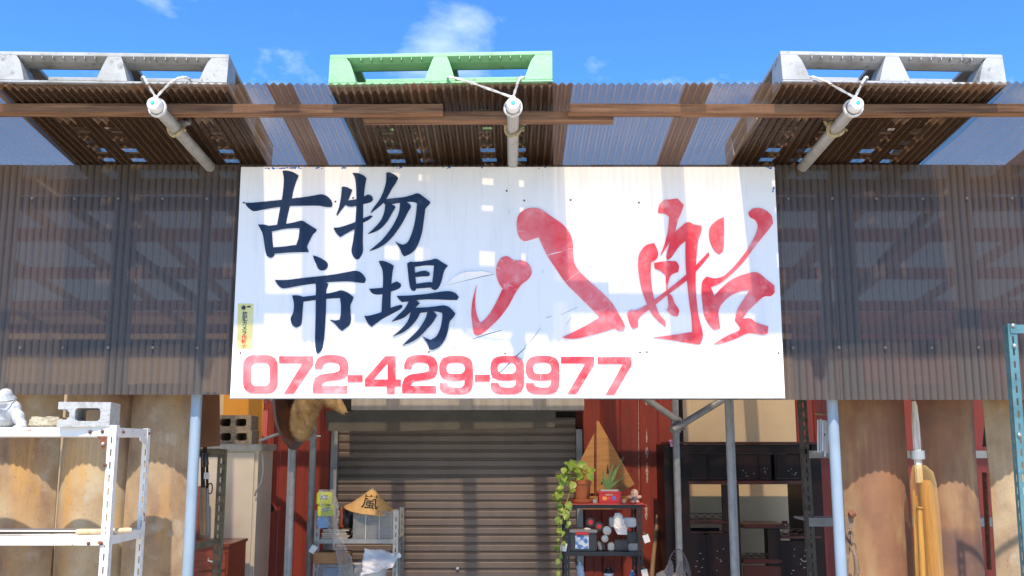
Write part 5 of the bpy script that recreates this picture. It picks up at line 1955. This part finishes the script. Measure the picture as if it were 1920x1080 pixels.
# little baby doll
dc = P(1190, 943, YK + .05)
dc.z = zm
dl = thing('baby_figurine', 'small bald baby figurine sitting at the right end of the red mat', 'figurine', dc)
mb = MB()
mb.ball(dc + Vector((0, 0, 0.066)), (0.027, 0.025, 0.028), 18)
mb.ball(dc + Vector((0, -.006, 0.054)), (0.023, 0.020, 0.016), 14)
mb.ball(dc + Vector((-0.036, -.004, 0.042)), (0.012, 0.012, 0.012), 10)
mb.ball(dc + Vector((0.036, -.004, 0.042)), (0.012, 0.012, 0.012), 10)
mb.ball(dc + Vector((0, 0, 0.03)), (0.018, 0.016, 0.024), 12)
mb.ball(dc + Vector((-0.016, -.022, 0.011)), (0.014, 0.018, 0.010), 10)
mb.ball(dc + Vector((0.016, -.022, 0.011)), (0.014, 0.018, 0.010), 10)
for s in (-1, 1):
    mb.tube([dc + Vector((s * .014, 0, .036)), dc + Vector((s * .036, -.004, .040))], 0.009, 8)
ob = mb.build('body', 'skin_doll', dl)
remesh(ob, 0.003, 2)
mb = MB()
mb.lathe([(0.024, 0.006), (0.026, 0.018), (0.020, 0.040), (0.012, 0.044)], dc, 16)
mb.build('vest', 'doll_cloth', dl, smooth=True)
for s in (-1, 1):
    mb = MB()
    mb.ball(dc + Vector((s * .009, -.0235, .062)), (0.0035, 0.002, 0.0022), 8)
    mb.build('eye', 'ink', dl)
for (px, m, lab) in ((1115, 'steel_grey', 'tiny grey trinket beside the pot saucer'), (1170, 'wood_pale', 'tiny pale wooden cube beside the red planter')):
    c = P(px, 943, YK + .03)
    mb = MB()
    mb.cbox((c.x - .013, YK + .02, zm), (c.x + .013, YK + .05, zm + .028), 0.004)
    tag(mb.build('trinket', m, None, origin=(c.x, YK + .03, zm)), lab, 'trinket')

# wooden sailboat ornament leaning on the red wall
YO = 7.2
sb = thing('sailboat_ornament', 'amber wooden sailboat ornament with two triangular sails on red wall', 'ornament', P(1130, 943, YO))
for loop in ([(1114, 812), (1114, 925), (1080, 925), (1084, 872)], [(1118.5, 789), (1123, 790), (1190, 908), (1160, 926), (1118.5, 925)]):
    mb = MB()
    mb.prism([loop], lambda u, v, q: P(u, v, YO - q), 0.0, 0.014)
    mb.build('sail', 'wood_sail', sb)
mb = MB()
mb.tube([P(1116.3, 935, YO - .006), P(1116.3, 800, YO - .006)], 0.0075, 8)
mb.build('mast', 'cherry', sb)
mb = MB()
mb.prism([curvy([(1078, 930), (1180, 930), (1165, 955), (1092, 955)], 3)], lambda u, v, q: P(u, v, YO - .01 - q), -.02, 0.035)
mb.build('hull', 'wood_sail', sb)
mb = MB()
for (a, b, c, d) in ((1137, 868, 1142, 888), (1126, 897, 1134, 908)):
    mb2 = MB()
    mb2.prism([[(a, d), (a + (c - a) * .5, b), (c, d)]], lambda u, v, q: P(u, v, YO - .0143 - q), 0, 0.001)
    mb2.build('marking', 'ink', sb)

# tool box and lamps on the middle shelf of the black rack
tx0, tx1 = P(1066, 1000, YK).x, P(1121, 1000, YK).x
z0 = kz2 + .0005
tb = thing('tool_box', 'dark grey plastic tool box with red latch on the black shelf', 'tool box', ((tx0 + tx1) / 2, YK + .02, z0))
zt2 = P(0, 1000, YK).z
mb = MB()
mb.cbox((tx0 + .006, YK + .02, z0), (tx1 - .006, YK + .2, zt2 - .001), 0.008)
mb.build('body', 'black_plastic', tb)
mb = MB()
mb.cbox((tx0, YK + .014, zt2), (tx1, YK + .206, zt2 + .022), 0.006)
mb.build('lid', 'grey_plastic', tb)
mb = MB()
mb.cbox((tx0 + .045, YK + .006, zt2 - .012), (tx0 + .135, YK + .018, zt2 + .008), 0.003)
mb.build('latch', 'red_plastic', tb)
mb = MB()
mb.box((tx0 + .045, YK + .0175, z0 + .018), (tx0 + .135, YK + .0195, zt2 - .015))
mb.build('label_print', 'blue_label', tb)
mb = MB()
mb.ball(P(1102, 992, YK + .06), (0.026, 0.02, 0.010), 12)
mb.build('soap', 'paper', None, smooth=True, origin=P(1102, 997, YK + .06))
tag(bpy.data.objects['soap'], 'white oval lump on the tool box lid', 'soap')


def torch(label, px, py, r, m, red):
    c = P(px, py, YK + .05)
    t = thing('torch', label, 'torch', c, 'torches on the black shelf')
    Mx = Matrix.Rotation(R(90), 4, 'X')
    mb = MB()
    mb.lathe([(r * .55, -.16), (r * .6, -.06), (r, -.02), (r, 0.012), (r * .86, .013)], c, 20, Mx)
    mb.build('barrel', m, t, smooth=True)
    mb = MB()
    mb.lathe([(r * .84, .0125), (r * .80, .0145), (r * .3, .016)], c, 18, Mx)
    mb.build('lens', 'black_plastic' if red else 'glass_lens', t, smooth=True)
    if red:
        mb = MB()
        mb.lathe([(r * .55, .015), (r * .52, .019), (r * .2, .02)], c, 16, Mx)
        mb.build('red_disc', 'red_plastic', t, smooth=True)


torch('black torch with red face, upper left of the pair on the tool box', 1107, 979, 0.030, 'black_plastic', True)
torch('black torch with red face, lower right of the pair by the tool box', 1123, 987, 0.030, 'black_plastic', True)
torch('larger silver torch with clear lens beside the tool box', 1138, 995, 0.029, 'steel_grey', False)
torch('smaller silver torch with clear lens below the larger one', 1134, 1010, 0.023, 'steel_grey', False)
crumple([P(1158, 962, YK + .06), P(1160, 975, YK + .06), P(1163, 990, YK + .05), P(1168, 1004, YK + .05)], [0.018, 0.030, 0.045, 0.03], 'white_bag', 'crumpled white plastic bag on the black shelf', 'paper', 'bag', sd=4)
for (a, b, c, d, m, lab, nm) in ((1145, 1195, 972, 990, 'cap_white', 'white plastic case behind the crumpled white bag', 'plastic_case'), (1152, 1178, 1012, 1033, 'black_plastic', 'black tool case in the middle of the black shelf', 'tool_case'), (1178, 1199, 1019, 1034, 'steel_grey', 'small grey box at the right end of the black shelf', 'small_box'), (1176, 1196, 998, 1018, 'black_plastic', 'black gadget resting on the small grey box', 'gadget'), (1140, 1152, 1018, 1033, 'steel_grey', 'rounded silver gadget beside the black tool case', 'gadget'), (1124, 1130, 1016, 1034, 'grey_plastic', 'slim grey case standing beside the tool box', 'slim_case'), (1131, 1136, 1014, 1034, 'black_plastic', 'slim black case standing beside the slim grey one', 'slim_case')):
    p, q = P(a, d, YK + .05), P(b, c, YK + .05)
    mb = MB()
    dy = 0.06 if nm == 'plastic_case' else 0
    if nm == 'slim_case':
        mb.M = Matrix.Translation(p) @ Matrix.Rotation(R(-14), 4, 'Y') @ Matrix.Translation(-p)
    mb.cbox((p.x, YK + .05 + dy, max(p.z, z0)), (q.x, YK + .13 + dy, q.z), 0.007)
    tag(mb.build(nm, m, None, origin=p), lab, 'case' if 'case' in nm else 'gadget')
# cans on the lowest visible shelf
for (px, y0, r, m, lab, tl) in ((1105, 1053, 0.026, 'blue_label', 'blue and white spray can leaning on the lower black shelf', 8), (1141, 1063, 0.032, 'black_plastic', 'black can with white band on the lower black shelf', 0), (1173, 1068, 0.018, 'blue_label', 'slim pale bottle at the right of the lower black shelf', -6)):
    c = P(px, y0, YK + .1)
    hgt = c.z - (kz2 - .33)
    Mx = Matrix.Rotation(R(-tl), 4, 'Y')
    t = thing('can', lab, 'can', (c.x + 0.004 * tl * -1, c.y, kz2 - .33), 'cans on the lower black shelf')
    mb = MB()
    mb.lathe([(r, 0), (r, hgt - .03), (r * .8, hgt - .018), (r * .5, hgt - .012), (r * .5, hgt)], t.location, 18, Mx)
    mb.build('body', m, t, smooth=True)
    if 'black' in lab[:6]:
        mb = MB()
        mb.lathe([(r * 1.02, hgt - .055), (r * 1.02, hgt - .04)], t.location, 18, Mx)
        mb.build('band', 'paper', t, smooth=True)

# bamboo stick and pedestal fan
mb = MB()
pts = [P(1222, 1085, 7.1), P(1225, 1045, 7.15), P(1230, 1000, 7.2), P(1233, 966, 7.26)]
mb.tube(pts, [0.018, 0.0165, 0.015, 0.013], 10)
for p in pts[1:3]:
    mb.tube([p - Vector((0, 0, .004)), p + Vector((0, 0, .004))], 0.0195, 10)
tag(mb.build('bamboo_stick', 'bamboo', None, smooth=True, origin=P(1222, 1085, 7.1)), 'dry bamboo stick leaning on the red wall by the fan', 'stick')
YN = 6.4
FROT = Matrix.Rotation(R(58), 3, 'Z')
fan = thing('electric_fan', 'dark wire guard of an electric fan in front of black cabinet', 'fan', P(1270, 1085, YN))
fc = P(1271, 1086, YN)
FRr = 0.185
for k in range(40):
    a = 2 * math.pi * k / 40
    mb = MB()
    mb.tube([fc + FROT @ Vector((FRr * math.cos(a + .5 * s) * s, -0.055 * (1 - s ** 3), FRr * math.sin(a + .5 * s) * s)) for s in (0.25, 0.5, 0.75, 0.92, 1.0)], 0.0012, 4)
    mb.build('wire', 'fan_wire', fan)
for (r, dy) in ((FRr, 0), (FRr * .6, -.043), (FRr * .25, -.054)):
    mb = MB()
    mb.tube([fc + FROT @ Vector((r * math.cos(a), dy, r * math.sin(a))) for a in [2 * math.pi * k / 40 for k in range(41)]], 0.003, 6)
    mb.build('ring', 'fan_wire', fan)
for k in range(3):
    a0 = 2 * math.pi * k / 3 + .4
    vs = []
    for (rr, da, dy) in ((.03, -.25, 0), (.10, -.5, -.008), (.155, -.35, -.012), (.16, .25, .008), (.10, .42, .012), (.03, .3, .006)):
        vs.append(fc + FROT @ Vector((rr * math.cos(a0 + da), .02 + dy, rr * math.sin(a0 + da))))
    mb = MB()
    mb.add(vs, [(0, 1, 2, 3, 4, 5)])
    o = mb.build('blade', 'grey_plastic', fan)
    o.modifiers.new('thick', 'SOLIDIFY').thickness = 0.003
mb = MB()
mb.lathe([(0.03, -.05), (0.04, .04), (0.05, .10), (0.03, .14)], fc, 16, FROT.to_4x4() @ Matrix.Rotation(R(-90), 4, 'X'))
mb.build('motor', 'grey_plastic', fan, smooth=True)
mb = MB()
mb.tube([fc + Vector((0, .08, 0)), Vector((fc.x, fc.y + .08, 0.03))], 0.014, 10)
mb.lathe([(0.16, 0.0), (0.16, .015), (0.03, .035)], (fc.x, fc.y + .08, 0), 24)
mb.build('stand', 'grey_plastic', fan, smooth=True)

# ------------------------------------------------------------------ black lacquer cabinet
YL = 6.85
lc = thing('lacquer_cabinet', 'black lacquer display cabinet with open niches and shell inlay', 'cabinet', P(1400, 1080, YL))


def lb(name, px0, py0, px1, py1, m='lacquer', y0=0.0, y1=0.03, bev=0.0, parent=lc):
    a, b = P(px0, py1, YL), P(px1, py0, YL)
    mb = MB()
    lo, hi = (a.x, YL + y0, a.z), (b.x, YL + y1, b.z)
    if bev:
        mb.cbox(lo, hi, bev)
    else:
        mb.box(lo, hi)
    return mb.build(name, m, parent)


D_ = 0.36
lb('side_panel', 1256, 833, 1268, 1300, 'lacquer', 0.004, D_)
lb('stile', 1268.5, 834, 1290, 1300, 'lacquer', 0.0, 0.05)
lb('side_panel', 1522, 833, 1538, 1300, 'lacquer', 0.004, D_)
lb('top', 1253, 828.5, 1541, 832.5, 'lacquer_red', -0.012, D_, 0.004)
lb('frieze', 1290.5, 833, 1521, 851, 'lacquer', 0.004, 0.03)
lb('back_panel', 1290.5, 851.5, 1521, 902, 'lacquer', 0.10, 0.115)
for (a, b, inlay) in ((1291, 1327, False), (1328, 1364, False), (1381, 1421, True), (1422, 1446, True), (1454, 1510, True)):
    d = lb('door', a, 852, b, 900, 'lacquer', 0.012, 0.028, 0.004)
    lb('panel', a + 4, 857, b - 4, 895, 'lacquer', 0.008, 0.0115, 0.0015, d)
    lb('moulding', a + 3, 896, b - 3, 898, 'lacquer_red', 0.004, 0.0115, 0.0015, d)
    if inlay:
        random.seed(int(a))
        mb = MB()
        xm = (a + b) / 2 + (0 if b - a > 30 else -2)
        for k in range(5):
            x = random.uniform(a + 9, b - 9)
            y = random.uniform(878, 893)
            L_ = random.uniform(2, 5)
            an_ = random.uniform(-.5, .9)
            dx, dy = L_ * math.cos(an_), -L_ * math.sin(an_)
            wv = random.uniform(.5, 1.1)
            mb.prism([[(x, y), (x + dx * .5 - wv * .3, y + dy * .5 - wv), (x + dx, y + dy), (x + dx * .5 + wv * .3, y + dy * .5 + wv)]], lambda u, v, q: P(u, v, YL + 0.0078 - q), 0, 0.0006 + .00002 * k)
        mb.build('inlay', 'pearl', d)['kind'] = 'stuff'
lb('stile', 1365, 852, 1380, 900, 'lacquer', 0.006, 0.03)
lb('rail', 1290.5, 901, 1521, 908, 'lacquer_red', -0.008, D_ - .02, 0.006)
lb('divider', 1367, 908.5, 1385, 1300, 'lacquer', 0.0, 0.03)
lb('rail', 1290.5, 976, 1366.5, 983, 'lacquer_red', -0.006, D_ - .02, 0.006)
lb('rail', 1392, 983, 1474, 991, 'lacquer_red', -0.012, D_ - .05, 0.009)
mb = MB()
mb.tube([P(1466, 980, YL - .012), P(1474, 979, YL - .014), P(1478, 985, YL - .014), P(1474, 990, YL - .012)], 0.011, 8)
mb.build('scroll', 'lacquer_red', lc, smooth=True)
lb('rail', 1463, 1005, 1540, 1010, 'lacquer_red', -0.008, D_ - .02, 0.005)
lb('post', 1452, 991.5, 1463, 1300, 'lacquer', 0.003, 0.1)
lb('rail', 1393, 1049, 1467, 1057, 'lacquer_red', -0.010, D_ - .05, 0.008)


def fret(px0, px1, y0, y1):
    lb('fret_rail', px0, y0, px1, y0 + 1.6, 'lacquer', 0.01, 0.022)
    lb('fret_rail', px0, y1 - 1.6, px1, y1, 'lacquer', 0.01, 0.022)
    n = max(3, int((px1 - px0) / 14))
    for k in range(n):
        a = px0 + (px1 - px0) * k / n
        b = px0 + (px1 - px0) * (k + 1) / n
        mb = MB()
        c = P((a + b) / 2, (y0 + y1) / 2, YL + .015)
        rx = (b - a) / 2 * YL / F * .9
        rz_ = (y1 - y0) / 2 * YL / F * .55
        mb.tube([c + Vector((rx * math.cos(t), 0, rz_ * math.sin(t))) for t in [2 * math.pi * i / 12 for i in range(13)]], 0.0028, 6)
        mb.build('fret', 'lacquer', lc)


fret(1291, 1366, 962, 975)
fret(1465, 1512, 991, 1004)
fret(1394, 1451, 1037, 1048)
for (a, b) in ((1291, 1328), (1329, 1366)):
    d = lb('door', a, 996, b, 1300, 'lacquer', 0.006, 0.026, 0.004)
    lb('panel', a + 4, 1003, b - 3, 1290, 'lacquer', 0.002, 0.0055, 0.001, d)
    lb('moulding', a + 1, 997, b - 1, 999.5, 'lacquer_red', 0.0, 0.0055, 0.001, d)
    mb = MB()
    random.seed(int(b))
    for k in range(6):
        x, y = random.uniform(a + 12, b - 8), random.uniform(1025, 1078)
        L_ = random.uniform(2, 6)
        mb.prism([[(x, y), (x + L_ * .5, y - 1.3), (x + L_, y - .3), (x + L_ * .5, y + .4)]], lambda u, v, q: P(u, v, YL + 0.0018 - q), 0, 0.0006 + .00002 * k)
    mb.build('inlay', 'pearl', d)['kind'] = 'stuff'
d = lb('door', 1467, 1014, 1521, 1300, 'lacquer', 0.006, 0.026, 0.004)
lb('panel', 1474, 1020, 1519, 1290, 'lacquer', 0.002, 0.0055, 0.001, d)
mb = MB()
random.seed(77)
for k in range(12):
    x, y = random.uniform(1482, 1514), random.uniform(1026, 1078)
    L_ = random.uniform(2, 6)
    mb.prism([[(x, y), (x + L_ * .5, y - 1.2), (x + L_, y - .3), (x + L_ * .5, y + .5)]], lambda u, v, q: P(u, v, YL + 0.0018 - q), 0, 0.0006 + .00002 * k)
mb.build('inlay', 'pearl', d)['kind'] = 'stuff'
lb('drawer', 1395, 1061, 1466, 1085, 'lacquer_red', 0.0, 0.026, 0.005)
lb('back_panel', 1291, 996.5, 1366, 1300, 'lacquer', 0.30, 0.31)
# pink paper clipped at the cabinet corner
vs, fs = [], []
for j in range(5):
    for i in range(5):
        p = P(1255 + i * 4 + j * 0.6, 825 + j * 3.2 - i * .5, YL - .03)
        vs.append(p + Vector((0, 0.012 * noise.noise(Vector((i * .9, j * .8, 2))), 0.006 * noise.noise(Vector((i, j, 7))))))
for j in range(4):
    for i in range(4):
        a = j * 5 + i
        fs.append((a, a + 1, a + 6, a + 5))
mb = MB()
mb.add(vs, fs)
ob = mb.build('pink_paper', 'pink_paper', None, origin=P(1262, 832, YL - .03))
ob.modifiers.new('thick', 'SOLIDIFY').thickness = 0.002
tag(ob, 'crumpled pink paper at the top left corner of the lacquer cabinet', 'paper')

# ------------------------------------------------------------------ dark rack at the right and its rails
YR = 5.35
rr_ = thing('slotted_rack', 'dark olive slotted angle rack in front of the lacquer cabinet', 'rack', P(1525, 1080, YR))
mb = MB()
angle_post(mb, (P(1513, 900, YR).x, YR), 0.0, 2.1, 0.042, 1, 1, lean=-0.012)
mb.build('post', 'dark_angle', rr_)
mb = MB()
angle_post(mb, (P(1880, 900, YR).x, YR), 0.0, 2.0, 0.042, -1, 1)
mb.build('post', 'dark_angle', rr_)
for (y0, y1, m) in ((845, 859, 'steel_grey'), (971, 987, 'steel_grey')):
    mb = MB()
    a, b = P(1517, y1, YR - .003), P(1890, y0, YR - .003)
    mb.box((a.x, YR - .008, a.z), (b.x, YR - .0035, b.z))
    mb.build('rail', m, rr_)
mb = MB()
mb.box((P(1517, 845, YR).x, YR + .004, P(0, 980, YR).z), (P(1890, 845, YR).x, YR + .35, P(0, 976, YR).z))
mb.build('shelf', 'steel_grey', rr_)
# wind chime
wc = thing('wind_chime', 'silver tube wind chime hanging beside the right blue post', 'wind chime', P(1541, 790, 5.0))
for k, (px, y0, y1) in enumerate(((1534, 787, 848), (1538.5, 786, 848), (1543, 788, 846), (1547, 788, 856), (1551, 790, 850))):
    mb = MB()
    Yc = 5.0 + 0.02 * math.sin(k * 2.1)
    mb.tube([P(px, y1, Yc), P(px, y0, Yc)], 0.0052, 10)
    mb.build('tube', 'chime', wc, smooth=True)
mb = MB()
mb.lathe([(0.036, 0), (0.036, .008), (0.02, .012)], P(1541, 778, 5.0), 20)
mb.build('disc', 'bamboo', wc)
mb = MB()
mb.tube([P(1541, 778, 5.0), P(1541, 735, 5.0)], 0.002, 6)
mb.build('cord', 'black_plastic', wc)
mb = MB()
mb.ball(P(1545, 815, 5.0), 0.008, 10)
mb.build('clapper', 'black_plastic', wc)

# wooden rods wrapped in yellowed film, with a pale wooden handle
YBm = 4.47
br = thing('wrapped_rods', 'bundle of orange wooden rods in yellowed plastic film with pale handle', 'rods', P(1740, 1085, YBm))
mb = MB()
mb.tube([P(1724, 905, YBm + .01), P(1720, 850, YBm + .01), P(1717, 800, YBm + .02), P(1715, 762, YBm + .03), P(1713, 752, YBm + .03)], [0.017, 0.018, 0.018, 0.013, 0.010], 8)
hd_ = mb.build('handle', 'wood_white', br, smooth=True)
mb = MB()
mb.tube([P(1726, 905, YBm + .03), P(1726, 850, YBm + .03), P(1722, 790, YBm + .04)], [0.012, 0.011, 0.006], 8)
mb.build('rod', 'cherry', br, smooth=True)
mb = MB()
mb.tube([P(1721.3, 861, YBm + .012), P(1720, 845, YBm + .012)], 0.031, 10)  # grey ring added in place of the rack rail crossing the handle
mb.build('tape_band', 'steel_grey', br, smooth=True)
for (xa_, ya_, xb_, r0, r1, dy) in ((1713, 918, 1722, .010, .012, .0), (1724.5, 950, 1731, .012, .014, -.022), (1737, 900, 1751, .030, .037, .0), (1746, 935, 1764, .012, .014, .012), (1727, 900, 1738, .010, .016, .02), (1718, 930, 1726, .008, .010, .02)):
    mb = MB()
    mb.tube([P(xa_, ya_, YBm + dy), P(xa_ + .25, ya_ + 12, YBm + dy), P((xa_ + xb_) / 2, (ya_ + 1090) / 2, YBm + dy), P(xb_, 1090, YBm + dy), P(xb_ + 4, 1190, YBm + dy)], [r0 * .55, r0, (r0 + r1) / 2, r1, r1], 12)
    mb.build('rod', 'straw', br, smooth=True)
mb = MB()
mb.tube([P(1725, 953, YBm - .022), P(1725.1, 950, YBm - .022)], 0.0155, 12)
mb.build('ring', 'straw', br, smooth=True)
vs, fs = [], []
seg = 28
fp_ = [(P(1723, 872, YBm), .028), (P(1729, 885, YBm), .050), (P(1731, 905, YBm), .059), (P(1734, 940, YBm), .060), (P(1738, 990, YBm), .060), (P(1744, 1090, YBm), .062), (P(1748, 1190, YBm), .064)]
for i, (p, r) in enumerate(fp_):
    for k in range(seg):
        a = 2 * math.pi * k / seg
        w = 1 + .07 * noise.noise(Vector((math.cos(a) * 4, math.sin(a) * 4, i * .9)))
        vs.append(p + Vector((r * w * math.cos(a), r * w * .62 * math.sin(a), 0)))
for i in range(len(fp_) - 1):
    for k in range(seg):
        fs.append((i * seg + k, i * seg + (k + 1) % seg, (i + 1) * seg + (k + 1) % seg, (i + 1) * seg + k))
mb = MB()
mb.add(vs, fs)
mb.build('wrapper', 'amber_film', br, smooth='all')
# iron hook on a chain
hk = thing('iron_hook', 'rusty iron hook hanging from a short chain by right blue post', 'hook', P(1598, 1080, 4.5))
for k, (px, py, fl) in enumerate(((1594, 1002, 0), (1597, 1013, 1), (1600, 1026, 0))):
    c = P(px, py, 4.5)
    mb = MB()
    mb.tube([c + (Vector((0.013 * math.cos(a), 0, 0.020 * math.sin(a))) if not fl else Vector((0.004 * math.cos(a), 0.013 * math.cos(a), 0.020 * math.sin(a)))) for a in [2 * math.pi * i / 14 for i in range(15)]], 0.0045, 8)
    mb.build('link', 'iron', hk, smooth=True)
mb = MB()
mb.prism([[(1587, 965), (1595, 958), (1602, 962), (1600, 985), (1596, 1000), (1592, 1062), (1590, 1090), (1582, 1090), (1584, 1040), (1588, 1000)]], lambda u, v, q: P(u, v, 4.53 - q), 0, 0.02)
mb.build('plate', 'iron', hk)
mb = MB()
mb.tube([P(1601, 1034, 4.49), P(1605, 1048, 4.48), P(1607, 1070, 4.48), P(1603, 1090, 4.48)], [0.008, 0.011, 0.012, 0.010], 10)
mb.build('hook', 'iron', hk, smooth=True)
mb = MB()
p = P(1594, 966, 4.5)
mb.tube([p, p + Vector((0.02, -.002, .012))], 0.016, 12)
mb.build('wheel', 'rust', hk)
# things in the gap between the right panels
mb = MB()
mb.tube([P(1855, 1068, 4.95), P(1846, 886, 4.95)], 0.0125, 10)
tag(mb.build('rusty_pipe', 'rust', None, smooth=True, origin=P(1855, 1068, 4.95)), 'rusty iron pipe upright in the gap between the right panels', 'pipe')
mb = MB()
mb.prism([[(1848, 753), (1851, 753), (1857, 800), (1857, 838), (1842, 838), (1845, 800)]], lambda u, v, q: P(u, v, 4.9 - q), 0, 0.006)
tag(mb.build('dark_blade', 'blade', None, origin=P(1850, 838, 4.9)), 'long dark pointed blade hanging above the rusty pipe', 'blade')
# teal rack post at the far right
tr_ = thing('teal_rack', 'teal slotted angle rack cut off by the right edge', 'rack', P(1915, 1080, 3.9))
YT = 3.9
xb_ = P(1917, 1080, YT).x
zt_ = P(0, 607, YT).z
mb = MB()
lean = (P(1889, 607, YT).x - xb_) / zt_
angle_post(mb, (P(1889, 607, YT).x - lean * zt_, YT), 0.0, zt_, 0.036, 1, 1, lean=lean)
mb.build('post', 'teal_angle', tr_)
mb = MB()
mb.box((P(1893, 607, YT).x, YT - .004, P(0, 625, YT).z), (P(2100, 607, YT).x, YT - .0005, P(0, 609, YT).z))
mb.build('rail', 'teal_angle', tr_)
mb = MB()
mb.box((P(1905, 607, YT).x, YT - .004, P(0, 822, YT).z), (P(2100, 607, YT).x, YT - .0005, P(0, 806, YT).z))
mb.build('rail', 'teal_angle', tr_)
for (px, py) in ((1899, 610), (1902, 648), (1911, 815)):
    bolt(P(px, py, YT - .005), tr_, 'bolt', 0.008)
